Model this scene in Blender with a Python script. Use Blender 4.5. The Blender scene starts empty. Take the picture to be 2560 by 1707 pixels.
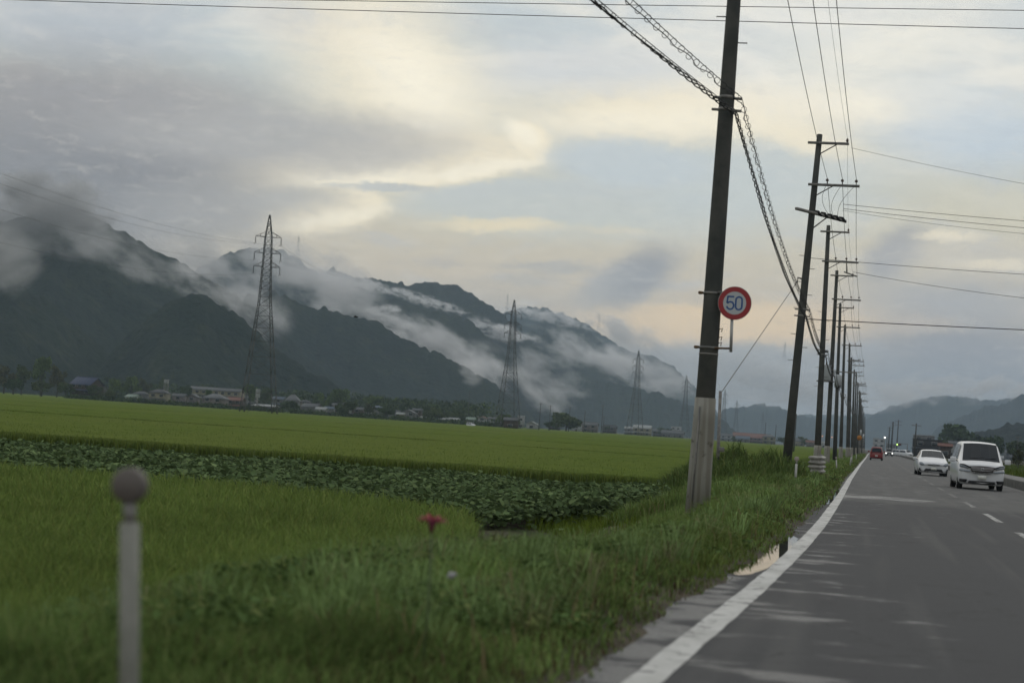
import bpy, bmesh, math, random
import numpy as np
from mathutils import Vector, Matrix

C = bpy.data.collections.new('scene'); bpy.context.scene.collection.children.link(C)
SC = bpy.context.scene
rnd = random.Random(7)
RNG = np.random.default_rng(11)

# ------------------------------------------------------------------ camera
F = 4600.0                      # focal length in photo pixels (photo is 2560 wide)
EYE = 1.35
VPX, VPY, ROLL = 2166.0, 1121.0, math.radians(3.85)
_a, _b = (VPX - 1280) / F, -(VPY - 853.5) / F
yc = Vector((_a, _b, -1)).normalized()
zy = 1.0; zx = math.tan(ROLL) * zy; zz = zx * _a + zy * _b
zc = Vector((zx, zy, zz)).normalized()
xc = yc.cross(zc)
RC = Matrix((xc, yc, zc))       # camera vector -> world vector
cam = bpy.data.cameras.new('camera'); co = bpy.data.objects.new('camera', cam); C.objects.link(co)
cam.sensor_width = 36; cam.lens = F / 2560 * 36; cam.clip_start = 0.2; cam.clip_end = 60000
m4 = RC.to_4x4(); m4.translation = (0, 0, EYE); co.matrix_world = m4
cam.dof.use_dof = True; cam.dof.focus_distance = 60; cam.dof.aperture_fstop = 2.0
SC.camera = co
def ray(px, py):                # photo pixel -> world direction with unit y
    w = RC @ Vector(((px - 1280) / F, -(py - 853.5) / F, -1)); return w / w.y
def at(px, py, Y):              # point seen at that pixel, Y metres down the road
    w = ray(px, py); return Vector((w.x * Y, Y, EYE + w.z * Y))
def ground(px, py, z=0.0):      # where the pixel meets the level z
    w = ray(px, py); t = (z - EYE) / w.z; return Vector((w.x * t, t, z))
DS = 2560 / 2352.0

# ------------------------------------------------------------------ render settings
SC.render.engine = 'CYCLES'
SC.view_settings.view_transform = 'Standard'; SC.view_settings.look = 'None'
SC.view_settings.exposure = 0.0; SC.view_settings.gamma = 1.0
cy = SC.cycles
cy.use_denoising = True
try: cy.denoiser = 'OPENIMAGEDENOISE'
except Exception: pass
cy.max_bounces = 5; cy.diffuse_bounces = 2; cy.glossy_bounces = 3; cy.transmission_bounces = 2
cy.volume_bounces = 1; cy.transparent_max_bounces = 12
cy.volume_step_rate = 1.0; cy.volume_max_steps = 96
cy.use_adaptive_sampling = True; cy.adaptive_threshold = 0.015
cy.caustics_reflective = False; cy.caustics_refractive = False
cy.sample_clamp_indirect = 4

def lin(c):
    return tuple((v / 255 / 12.92) if v / 255 <= 0.04045 else ((v / 255 + 0.055) / 1.055) ** 2.4 for v in c)

# ------------------------------------------------------------------ node helper
class NT:
    def __init__(s, tree): s.t = tree; s.n = tree.nodes; s.l = tree.links
    def node(s, typ, **kw):
        n = s.n.new(typ)
        for k, v in kw.items(): setattr(n, k, v)
        return n
    def put(s, n, sock, v):
        i = n.inputs[sock]
        if isinstance(v, bpy.types.NodeSocket): s.l.new(v, i)
        else:
            try: i.default_value = v
            except Exception: i.default_value = (*v, 1.0) if len(v) == 3 else v
    def math(s, op, a, b=0.0, clamp=False):
        n = s.node('ShaderNodeMath', operation=op, use_clamp=clamp); s.put(n, 0, a); s.put(n, 1, b); return n.outputs[0]
    def mix(s, f, a, b, blend='MIX'):
        n = s.node('ShaderNodeMix', data_type='RGBA', blend_type=blend, clamp_factor=True)
        s.put(n, 0, f); s.put(n, 6, a); s.put(n, 7, b); return n.outputs[2]
    def noise(s, vec, scale, detail=4, rough=0.55, dist=0.0, col=False):
        n = s.node('ShaderNodeTexNoise'); s.put(n, 'Scale', scale); s.put(n, 'Detail', detail)
        s.put(n, 'Roughness', rough); s.put(n, 'Distortion', dist)
        if vec is not None: s.put(n, 'Vector', vec)
        return n.outputs['Color' if col else 'Fac']
    def rng(s, v, a, b, c=0.0, d=1.0, smooth=True):
        n = s.node('ShaderNodeMapRange', interpolation_type='SMOOTHSTEP' if smooth else 'LINEAR')
        for i, x in enumerate((v, a, b, c, d)): s.put(n, i, x)
        return n.outputs[0]
    def mapping(s, vec, loc=(0, 0, 0), rot=(0, 0, 0), scale=(1, 1, 1), typ='POINT'):
        n = s.node('ShaderNodeMapping', vector_type=typ); s.put(n, 0, vec)
        n.inputs[1].default_value = loc; n.inputs[2].default_value = rot; n.inputs[3].default_value = scale
        return n.outputs[0]
    def vmath(s, op, a, b=(0, 0, 0)):
        n = s.node('ShaderNodeVectorMath', operation=op); s.put(n, 0, a); s.put(n, 1, b)
        return n.outputs['Value'] if op in ('LENGTH', 'DOT_PRODUCT') else n.outputs[0]
    def ramp(s, f, stops):
        n = s.node('ShaderNodeValToRGB'); s.put(n, 0, f); e = n.color_ramp.elements
        while len(e) < len(stops): e.new(0.5)
        for el, (p, c) in zip(e, stops): el.position = p; el.color = (*c, 1)
        return n.outputs[0]

# ------------------------------------------------------------------ sky and sun
SUN_AZ, SUN_EL = math.radians(-4), math.radians(52)      # hidden behind the cloud ahead
W = bpy.data.worlds.new('World'); SC.world = W; W.use_nodes = True
W.cycles.sampling_method = 'MANUAL'; W.cycles.sample_map_resolution = 512
T = NT(W.node_tree); T.n.clear()
gen = T.node('ShaderNodeTexCoord').outputs['Generated']
sx = T.node('ShaderNodeSeparateXYZ'); T.put(sx, 0, T.vmath('NORMALIZE', gen)); X_, Y_, Z_ = sx.outputs
u_ = T.math('MULTIPLY', T.math('ARCTAN2', X_, Y_), 57.2958)
v_ = T.math('MULTIPLY', T.math('ARCSINE', Z_), 57.2958)
cx = T.node('ShaderNodeCombineXYZ'); T.put(cx, 0, u_); T.put(cx, 1, v_); UV = cx.outputs[0]
def uv(dx, dy):                 # sky position in degrees for a place measured on the photo
    w = ray(dx * DS, dy * DS).normalized()
    return math.degrees(math.atan2(w.x, w.y)), math.degrees(math.asin(w.z))
w1 = T.vmath('SUBTRACT', T.noise(T.mapping(UV, scale=(0.5, 1.0, 1)), 0.55, 6, 0.6, col=True), (0.5, 0.5, 0.5))
w1.node.name = 'warp'
wm = T.vmath('MULTIPLY', w1, (3.4, 2.2, 0))
PW = T.vmath('ADD', UV, wm)
w2 = T.vmath('MULTIPLY', T.vmath('SUBTRACT', T.noise(T.mapping(UV, scale=(0.6, 1.2, 1)), 1.1, 5, 0.62, col=True), (0.5, 0.5, 0.5)), (0.75, 0.5, 0))
w3 = T.vmath('MULTIPLY', T.vmath('SUBTRACT', T.noise(T.mapping(UV, loc=(3, 9, 0), scale=(0.8, 1.3, 1)), 3.2, 6, 0.68, col=True), (0.5, 0.5, 0.5)), (0.55, 0.42, 0))
PW2 = T.vmath('ADD', T.vmath('ADD', UV, w2), w3)
def blob(x0, y0, x1, y1, half, soft=0.6, P=None):
    """soft elongated patch of cloud from one place to another (photo view places), half = half thickness"""
    a = uv(x0, y0); b = uv(x1, y1)
    c = ((a[0] + b[0]) / 2, (a[1] + b[1]) / 2); L = math.hypot(b[0] - a[0], b[1] - a[1]) / 2 + 1e-3
    ang = math.atan2(b[1] - a[1], b[0] - a[0]); h = half / 73.5
    q = T.mapping(P or PW2, loc=(c[0], c[1], 0), rot=(0, 0, ang), scale=(L + h * 0.5, h, 1), typ='TEXTURE')
    return T.rng(T.vmath('LENGTH', q), 1.0 + soft, max(0.0, 1.0 - soft))
base = T.ramp(T.rng(v_, 0, 24, 0, 1, smooth=False), [
    (0.00, lin((112, 119, 125))), (0.08, lin((122, 127, 132))), (0.135, lin((162, 157, 150))), (0.19, lin((196, 183, 160))),
    (0.30, lin((200, 194, 170))), (0.45, lin((187, 195, 194))), (0.70, lin((194, 202, 209))), (1.0, lin((182, 190, 200)))])
col = base
n1 = T.noise(T.mapping(UV, rot=(0, 0, math.radians(9)), scale=(0.16, 0.6, 1)), 1.0, 8, 0.55, 0.6)
n2 = T.noise(T.mapping(UV, loc=(7, 3, 0), rot=(0, 0, math.radians(-6)), scale=(0.3, 0.9, 1)), 1.3, 8, 0.6, 0.4)
n3 = T.noise(T.mapping(UV, loc=(17, 5, 0), scale=(0.5, 0.8, 1)), 1.6, 7, 0.6)
hi = T.rng(v_, 5, 12)
col = T.mix(T.math('MULTIPLY', T.rng(n1, 0.42, 0.66), T.math('MULTIPLY', hi, 0.75)), col, lin((234, 229, 215)))
col = T.mix(T.math('MULTIPLY', T.rng(n2, 0.5, 0.72), 0.45), col, lin((176, 181, 187)))
CREAM, GREY, BRIGHT, BLUE, PEACH = lin((245, 232, 201)), lin((138, 139, 143)), lin((255, 246, 222)), lin((188, 201, 211)), lin((236, 206, 160))
def lay(mask, c, amt, nz=None, lo=0.3, hi2=0.62):
    global col
    f = T.math('MULTIPLY', mask, amt)
    if nz is not None: f = T.math('MULTIPLY', f, T.rng(nz, lo, hi2, 0.6, 1))
    col = T.mix(f, col, c)
# blue openings
lay(blob(2050, 260, 2400, 330, 90), BLUE, 0.85)
lay(blob(1330, 420, 1950, 430, 110), lin((189, 198, 199)), 0.8)
lay(blob(600, 30, 850, 60, 60), lin((178, 184, 192)), 0.7)
lay(blob(1150, 150, 1550, 170, 70), lin((205, 207, 207)), 0.7)
lay(blob(-50, 20, 400, 60, 90), lin((172, 178, 184)), 0.8)
lay(blob(950, 460, 1500, 500, 60), lin((190, 196, 190)), 0.7)
# bright cloud
lay(blob(760, 20, 1000, 290, 170, 0.8), CREAM, 0.8, n3, 0.2, 0.5)
lay(blob(880, 120, 1040, 280, 75, 0.9), BRIGHT, 0.8)
lay(blob(1080, 330, 1160, 360, 40, 0.8), CREAM, 0.6)
lay(blob(1230, 262, 1980, 250, 62, 0.7), CREAM, 0.95, n3, 0.2, 0.5)
lay(blob(1300, 285, 1700, 280, 30, 0.8), BRIGHT, 0.5)
lay(blob(1650, 100, 2300, 110, 140, 0.9), lin((240, 236, 224)), 0.75, n1, 0.3, 0.55)
lay(blob(1850, 170, 2200, 60, 60, 0.9), BRIGHT, 0.4, n2, 0.35, 0.6)
lay(blob(1900, 225, 2040, 255, 30, 0.9), BRIGHT, 0.5, n3, 0.3, 0.55)
lay(blob(1760, 300, 1960, 345, 26, 0.8), CREAM, 0.75)
lay(blob(0, 165, 110, 190, 30, 0.8), lin((190, 182, 172)), 0.6)
# the great grey cloud on the left with its lit edges
lay(blob(560, 395, 1230, 352, 62, 0.3), CREAM, 0.9)
lay(blob(1195, 300, 1245, 345, 36, 0.3), CREAM, 0.95)
lay(blob(640, 418, 1000, 400, 18, 0.6), BRIGHT, 0.6)
lay(blob(1000, 405, 1230, 372, 16, 0.5), BRIGHT, 0.6)
lay(blob(1180, 292, 1235, 320, 20, 0.5), BRIGHT, 0.5)
lay(blob(1170, 285, 1215, 330, 22, 0.7), BRIGHT, 0.5)
lay(blob(600, 505, 860, 478, 40, 0.35), CREAM, 0.85)
lay(blob(960, 452, 1500, 440, 34, 0.25), lin((188, 193, 190)), 0.9)
lay(blob(760, 427, 980, 432, 11, 0.4), lin((180, 184, 182)), 0.85)
lay(blob(930, 478, 1500, 480, 26, 0.3), lin((190, 194, 188)), 0.8)
lay(blob(1290, 360, 1600, 390, 50, 0.35), lin((188, 197, 200)), 0.85)
lay(blob(800, 440, 880, 475, 18, 0.6), CREAM, 0.85)
lay(blob(640, 520, 870, 484, 14, 0.7), BRIGHT, 0.45)
lay(blob(-300, 310, 540, 335, 190, 0.5), lin((133, 130, 131)), 0.95)
lay(blob(-200, 440, 440, 480, 150, 0.6), lin((113, 113, 117)), 0.9)
lay(blob(300, 300, 1000, 330, 66, 0.6), lin((163, 161, 158)), 0.85, n3, 0.2, 0.45)
lay(blob(700, 385, 1000, 350, 26, 0.8), lin((182, 178, 170)), 0.6)
lay(blob(330, 480, 640, 480, 60, 0.8), lin((150, 148, 146)), 0.75)
lay(blob(580, 455, 780, 460, 26, 0.7), lin((170, 168, 162)), 0.7)
lay(blob(150, 215, 560, 225, 40, 0.9), lin((150, 147, 146)), 0.5)
# thin streaks in the middle
lay(blob(1020, 517, 1270, 517, 15, 0.7), lin((234, 218, 180)), 0.85)
lay(blob(1330, 528, 1480, 533, 8, 0.8), lin((214, 204, 178)), 0.6)
lay(blob(1150, 611, 1330, 609, 7, 0.8), lin((165, 164, 160)), 0.7)
lay(blob(1240, 622, 1370, 621, 8, 0.8), lin((160, 160, 158)), 0.7)
lay(blob(1130, 640, 1270, 645, 16, 0.8), lin((168, 166, 160)), 0.6)
lay(blob(980, 604, 1060, 603, 8, 0.8), lin((172, 166, 158)), 0.6)
# peach band over the fog, dark scuds, grey masses low on the right
lay(blob(1350, 745, 1980, 745, 42, 0.8), PEACH, 0.9)
lay(blob(1450, 775, 1850, 775, 16, 0.8), lin((236, 205, 160)), 0.6)
lay(blob(1500, 715, 1800, 712, 12, 0.9), PEACH, 0.6)
lay(blob(1390, 672, 1530, 600, 48, 0.6), lin((132, 136, 143)), 0.9)
lay(blob(1330, 690, 1420, 640, 30, 0.8), lin((162, 162, 160)), 0.7)
lay(blob(2010, 620, 2095, 550, 42, 0.7), lin((134, 138, 146)), 0.9)
lay(blob(2120, 543, 2250, 543, 9, 0.8), CREAM, 0.85)
lay(blob(2050, 585, 2400, 590, 40, 0.8), lin((196, 190, 178)), 0.6)
lay(blob(2200, 605, 2400, 612, 10, 0.8), CREAM, 0.5)
lay(blob(2020, 690, 2400, 700, 52, 0.7), lin((154, 157, 161)), 0.8)
lay(blob(2040, 800, 2420, 820, 62, 0.7), lin((126, 131, 140)), 0.85)
lay(blob(2000, 850, 2420, 870, 30, 0.8), lin((120, 126, 134)), 0.6)
lay(blob(2030, 745, 2200, 748, 14, 0.8), lin((186, 174, 160)), 0.6)
lay(blob(1480, 810, 1960, 830, 34, 0.6), lin((150, 153, 155)), 0.7)
fine = T.noise(T.mapping(UV, scale=(0.7, 1.6, 1)), 2.4, 6, 0.6)
wisp = T.noise(T.mapping(PW2, loc=(2, 31, 0), rot=(0, 0, math.radians(7)), scale=(0.35, 1.5, 1)), 2.6, 9, 0.68, 0.5)
col = T.mix(T.math('MULTIPLY', T.rng(wisp, .5, .72), .20), col, lin((232, 226, 212)))
col = T.mix(T.math('MULTIPLY', T.rng(wisp, .5, .3), .12), col, lin((150, 156, 164)))
col = T.mix(0.12, col, T.mix(fine, lin((150, 150, 150)), lin((235, 235, 235))))
sky = T.node('ShaderNodeTexSky', sky_type='NISHITA'); sky.sun_disc = False
sky.sun_elevation = SUN_EL; sky.sun_rotation = SUN_AZ
bg1 = T.node('ShaderNodeBackground'); T.put(bg1, 0, sky.outputs[0]); T.put(bg1, 1, 0.06)
bg2 = T.node('ShaderNodeBackground'); T.put(bg2, 0, col); T.put(bg2, 1, 1.2)
mx = T.node('ShaderNodeMixShader'); mx.inputs[0].default_value = 0.94
T.l.new(bg1.outputs[0], mx.inputs[1]); T.l.new(bg2.outputs[0], mx.inputs[2])
ow = T.node('ShaderNodeOutputWorld'); T.l.new(mx.outputs[0], ow.inputs[0])

sun = bpy.data.lights.new('sun', 'SUN'); so = bpy.data.objects.new('sun', sun); C.objects.link(so)
sun.energy = 0.5; sun.angle = math.radians(80); sun.color = (1.0, 0.9, 0.75)
sd = Vector((math.sin(SUN_AZ) * math.cos(SUN_EL), math.cos(SUN_AZ) * math.cos(SUN_EL), math.sin(SUN_EL)))
so.rotation_euler = sd.to_track_quat('Z', 'Y').to_euler()

# ------------------------------------------------------------------ object helpers
def tag(o, label=None, cat=None, group=None, kind=None):
    if label: o['label'] = label
    if cat: o['category'] = cat
    if group: o['group'] = group
    if kind: o['kind'] = kind
    return o
def thing(name, label, cat, loc=(0, 0, 0), rz=0.0, group=None):
    o = bpy.data.objects.new(name, None); C.objects.link(o); o.location = loc; o.rotation_euler = (0, 0, rz)
    o.empty_display_size = 0.3
    return tag(o, label, cat, group)
def mesh_np(name, verts, faces_flat, sizes, mat, parent=None, smooth=False, cols=None):
    me = bpy.data.meshes.new(name)
    nv = len(verts); nf = len(sizes); nl = len(faces_flat)
    me.vertices.add(nv); me.vertices.foreach_set('co', np.asarray(verts, np.float32).ravel())
    me.loops.add(nl); me.loops.foreach_set('vertex_index', np.asarray(faces_flat, np.int32))
    sizes = np.asarray(sizes, np.int32); starts = np.concatenate(([0], np.cumsum(sizes)[:-1])).astype(np.int32)
    me.polygons.add(nf); me.polygons.foreach_set('loop_start', starts)
    if smooth: me.polygons.foreach_set('use_smooth', np.ones(nf, bool))
    if cols is not None:
        a = me.color_attributes.new('tone', 'FLOAT_COLOR', 'POINT')
        a.data.foreach_set('color', np.asarray(cols, np.float32).ravel())
    me.update(calc_edges=True); me.validate(clean_customdata=False) if False else None
    if mat: me.materials.append(mat)
    o = bpy.data.objects.new(name, me); C.objects.link(o)
    if parent: o.parent = parent
    return o
def grid_mesh(name, P, mat, smooth=True, cols=None, parent=None):
    h, w = P.shape[:2]
    i = np.arange(h * w).reshape(h, w)
    f = np.stack([i[:-1, :-1], i[:-1, 1:], i[1:, 1:], i[1:, :-1]], -1).reshape(-1)
    return mesh_np(name, P.reshape(-1, 3), f, np.full((h - 1) * (w - 1), 4), mat, parent, smooth, None if cols is None else cols.reshape(-1, 4))
def _hash(ix, iy, s):
    h = (ix * 374761393 + iy * 668265263 + s * 974634777) & 0x7fffffff
    h = ((h ^ (h >> 13)) * 1274126177) & 0x7fffffff
    return ((h ^ (h >> 16)) & 0xffff) / 65535.0
def vnoise(x, y, s=0):
    x = np.asarray(x, float); y = np.asarray(y, float)
    ix = np.floor(x).astype(np.int64); iy = np.floor(y).astype(np.int64)
    fx = x - ix; fy = y - iy; fx = fx * fx * (3 - 2 * fx); fy = fy * fy * (3 - 2 * fy)
    return (_hash(ix, iy, s) * (1 - fx) + _hash(ix + 1, iy, s) * fx) * (1 - fy) + (_hash(ix, iy + 1, s) * (1 - fx) + _hash(ix + 1, iy + 1, s) * fx) * fy
def fbm(x, y, s=0, o=4, g=0.5):
    t = 0; a = 1; n = 0
    for k in range(o): t = t + a * vnoise(x * 2 ** k, y * 2 ** k, s + k); n += a; a *= g
    return t / n

def mat(name, color=None, rough=0.7, spec=0.3, metal=0.0, build=None, emit=None, coat=0.0):
    m = bpy.data.materials.new(name); m.use_nodes = True
    t = NT(m.node_tree); b = m.node_tree.nodes['Principled BSDF']
    if color is not None: b.inputs['Base Color'].default_value = (*color, 1)
    b.inputs['Roughness'].default_value = rough; b.inputs['Specular IOR Level'].default_value = spec
    b.inputs['Metallic'].default_value = metal; b.inputs['Coat Weight'].default_value = coat
    if emit: b.inputs['Emission Color'].default_value = (*emit[0], 1); b.inputs['Emission Strength'].default_value = emit[1]
    if build: build(t, b)
    return m
def bump(t, b, h, strength, dist):
    n = t.node('ShaderNodeBump'); t.put(n, 'Height', h); n.inputs['Strength'].default_value = strength
    n.inputs['Distance'].default_value = dist; t.l.new(n.outputs[0], b.inputs['Normal'])
def vary(c1, c2, scale, detail=5, rough2=None, obj=False, lo=0.35, hi=0.65):
    def f(t, b):
        tc = t.node('ShaderNodeTexCoord').outputs['Object'] if obj else t.node('ShaderNodeNewGeometry').outputs['Position']
        n = t.noise(tc, scale, detail, 0.6)
        t.l.new(t.mix(t.rng(n, lo, hi), c1, c2), b.inputs['Base Color'])
    return f
# ------------------------------------------------------------------ hills (one terrain of overlapping ridges)
RIDGES = [   # distance, front run / height, crest as places on the photo view
 (1500, 5.0, [(2130,1040),(2180,1012),(2240,988),(2300,976),(2352,970),(2500,955),(2700,960)]),
 (5200, 2.6, [(1560,1010),(1640,950),(1690,932),(1745,925),(1800,935),(1850,955),(1910,965),(1990,985),(2080,1010)]),
 (6800, 3.0, [(1640,985),(1760,955),(1860,946),(1930,952),(2010,948),(2080,935)]),
 (5600, 2.4, [(1960,1010),(1990,958),(2030,938),(2075,922),(2120,906),(2160,902),(2210,903),(2260,912),(2300,915),(2360,905),(2500,880)]),
 (4300, 2.2, [(2100,1010),(2170,975),(2230,945),(2290,925),(2340,907),(2420,890),(2560,860)]),
 (4700, 2.2, [(1110,760),(1160,715),(1190,702),(1215,697),(1250,703),(1300,722),(1330,728),(1370,752),(1420,785),(1450,800),(1500,812),(1560,850),(1640,930),(1690,1010)]),
 (3900, 2.0, [(1090,790),(1200,742),(1300,735),(1330,742),(1365,765),(1420,800),(1455,812),(1500,860),(1580,925),(1620,1000)]),
 (3300, 2.0, [(1120,870),(1165,812),(1195,775),(1222,757),(1262,765),(1300,783),(1340,812),(1380,838),(1430,865),(1490,905),(1560,960),(1600,1000)]),
 (2900, 2.0, [(420,640),(480,600),(540,573),(600,567),(642,568),(690,592),(732,620),(765,611),(790,620),(815,633),(850,629),(885,631),(915,642),(942,651),(985,640),(1022,643),(1062,660),(1110,690),(1145,712),(1190,745),(1240,800),(1300,880),(1340,980)]),
 (2500, 1.9, [(780,720),(860,690),(905,683),(950,702),(1010,712),(1060,728),(1095,745),(1130,775),(1170,815),(1210,870),(1240,960)]),
 (3000, 2.0, [(1240,900),(1300,868),(1340,862),(1400,868),(1450,880),(1530,908),(1600,930),(1660,965),(1700,1000)]),
 (2250, 1.9, [(1000,900),(1060,850),(1120,868),(1165,893),(1190,905),(1215,925),(1262,935),(1300,958),(1350,1000)]),
 (1950, 1.8, [(380,980),(440,820),(520,700),(580,668),(630,664),(680,690),(730,708),(790,718),(850,731),(885,745),(930,768),(1000,802),(1065,835),(1130,870),(1170,900),(1210,935),(1255,985)]),
 (1700, 1.8, [(-160,520),(-60,520),(20,505),(70,488),(130,474),(180,486),(250,515),(330,560),(385,583),(430,607),(500,650),(540,672),(590,705),(640,750),(690,800),(760,860),(830,930)]),
 (1350, 1.7, [(-200,560),(-60,590),(0,618),(50,642),(110,690),(180,745),(260,820),(330,900),(380,960)]),
 (1300, 1.7, [(180,900),(260,800),(330,735),(390,692),(440,672),(475,680),(520,705),(560,728),(600,765),(660,810),(720,850),(800,900),(870,960)]),
]
def build_hills():
    az0, az1, NA = math.radians(-31), math.radians(9), 1150
    az = np.linspace(az0, az1, NA)
    rr = 850 * (8200 / 850) ** (np.linspace(0, 1, 330) ** 1.0)
    A, R = np.meshgrid(az, rr)
    X = R * np.sin(A); Y = R * np.cos(A)
    Z = np.full(A.shape, -4.0)
    warp = (fbm(X / 420, Y / 420, 3, 4) - 0.5)
    spur = fbm(X / 260 + 9, Y / 260, 21, 5, 0.55)
    for k, (D, run, pts) in enumerate(RIDGES):
        P = []
        for dx, dy in pts:
            w = ray(dx * DS, dy * DS); a = math.atan2(w.x, w.y); P.append((a, EYE + w.z / math.hypot(w.x, 1) * D))
        pa, ph = zip(*P)
        H = np.interp(az, pa, ph, left=-300, right=-300)[None, :]
        Dk = D * (1 + 0.035 * (fbm(az * 30, az * 0 + k, 40 + k, 3)[None, :] - 0.5))
        r = R - Dk
        Hc = np.maximum(H, 8)
        front = np.clip(-r, 0, None) / (Hc * run); back = np.clip(r, 0, None) / (Hc * 2.0)
        s = front + back
        amp = np.minimum(s * 1.6, 1)
        h = H - Hc * s * (1 + 0.0 * s) + Hc * amp * (0.75 * (spur - 0.5) + 0.5 * warp)
        # keep everything on the near side of the crest under the sight line to it
        lim = EYE + (H - EYE) * (R / Dk) - 1.0 * (r < -8)
        h = np.where(r < 0, np.minimum(h, lim), h)
        Z = np.maximum(Z, np.where(H > -50, h, -50))
    can = fbm(X / 9, Y / 13, 60, 3, 0.6); big = fbm(X / 45, Y / 45, 70, 3, 0.5)
    wood = np.clip((Z - 2) / 12, 0, 1)
    Z = Z + wood * ((can - 0.5) * 11 * np.clip(R / 2600, 0.8, 1.35) + (big - 0.5) * 7)
    Z = np.where(R > 7900, -6, Z)
    global _haz, _hrr, _hZ
    _haz, _hrr, _hZ = az, rr, Z
    P = np.stack([X, Y, Z], -1)
    def b(t, bs):
        pos = t.node('ShaderNodeNewGeometry').outputs['Position']
        a = t.noise(pos, 0.006, 5, 0.6); c = t.noise(pos, 0.045, 6, 0.65); d = t.noise(pos, 0.15, 4, 0.6)
        k = t.mix(t.rng(a, 0.35, 0.65), (0.007, 0.014, 0.013), (0.014, 0.023, 0.015))
        k = t.mix(t.math('MULTIPLY', t.rng(c, 0.5, 0.72), 0.75), k, (0.034, 0.040, 0.021))
        k = t.mix(t.rng(d, 0.45, 0.3), k, (0.006, 0.012, 0.012))
        t.l.new(k, bs.inputs['Base Color'])
        bump(t, bs, d, 1.0, 6.0)
    o = grid_mesh('hills', P, mat('forest', rough=0.95, spec=0.1, build=b))
    tag(o, kind='structure')
    return o
build_hills()
def hill_z(x, y):
    i = int(np.searchsorted(_haz, math.atan2(x, y))); j = int(np.searchsorted(_hrr, math.hypot(x, y))); return float(_hZ[min(j, len(_hrr) - 1), min(i, len(_haz) - 1)])

# ------------------------------------------------------------------ air: haze box and low cloud
def volume_mat(name, colour, dens, build=None, aniso=0.0):
    m = bpy.data.materials.new(name); m.use_nodes = True; t = NT(m.node_tree); t.n.clear()
    v = t.node('ShaderNodeVolumePrincipled'); t.put(v, 'Color', (*colour, 1)); t.put(v, 'Density', dens); t.put(v, 'Anisotropy', aniso)
    o = t.node('ShaderNodeOutputMaterial'); t.l.new(v.outputs[0], o.inputs['Volume'])
    if build: t.l.new(build(t), v.inputs['Density'])
    return m
def box_mesh(name, lo, hi, m):
    v = [(x, y, z) for x in (lo[0], hi[0]) for y in (lo[1], hi[1]) for z in (lo[2], hi[2])]
    f = [0,1,3,2, 4,6,7,5, 0,4,5,1, 2,3,7,6, 0,2,6,4, 1,5,7,3]
    return mesh_np(name, v, f, [4]*6, m)
HAZE = box_mesh('haze', (-5200, -60, -9), (1700, 8300, 330), volume_mat('haze air', (0.66, 0.83, 1.0), 0.000105))
tag(HAZE, kind='stuff')

# low cloud clinging to the slopes; each bank is one soft body of droplets at its own distance
MIST = [  # place on photo view, half width, half height (view px), distance, tilt deg, optical depth
 (60,500,200,85,1560,10,2.6), (140,462,150,62,1570,16,4.0), (60,450,160,60,1600,0,3.5), (15,595,80,75,1230,-12,1.6), (290,585,170,50,1500,27,1.0), (180,545,110,50,1540,15,0.9),
 (450,605,190,75,2250,25,2.2), (480,660,120,46,1460,26,1.5), (600,715,80,70,1600,35,1.0), (560,690,50,45,1500,30,.9),
 (690,640,190,78,2150,16,2.6), (800,675,90,70,2080,20,2.0), (640,590,130,50,2600,10,1.0), (740,600,80,40,2650,10,.8),
 (965,687,130,13,2620,17,2.6), (850,655,80,13,2700,15,2.0), (890,712,40,14,2380,0,1.4),
 (1010,795,200,46,2150,27,2.4), (900,742,90,32,2180,20,2.0), (1085,850,34,40,1850,20,1.0), (1130,850,110,50,2300,28,1.6),
 (1150,762,95,22,2780,14,3.2), (1235,850,140,58,2800,20,1.8), (1240,900,110,36,2200,38,.8),
 (1390,828,180,38,3150,24,2.4), (1280,732,130,17,3850,12,2.4), (1200,716,70,10,4300,8,1.6),
 (1440,772,110,44,5000,26,2.0), (1480,850,150,54,3600,16,2.0),
 (1620,850,320,70,5000,6,1.6), (1850,890,300,56,5100,4,1.3), (2230,892,260,34,4600,-3,1.5), (2060,900,160,36,5200,-8,1.3),
]
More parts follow.
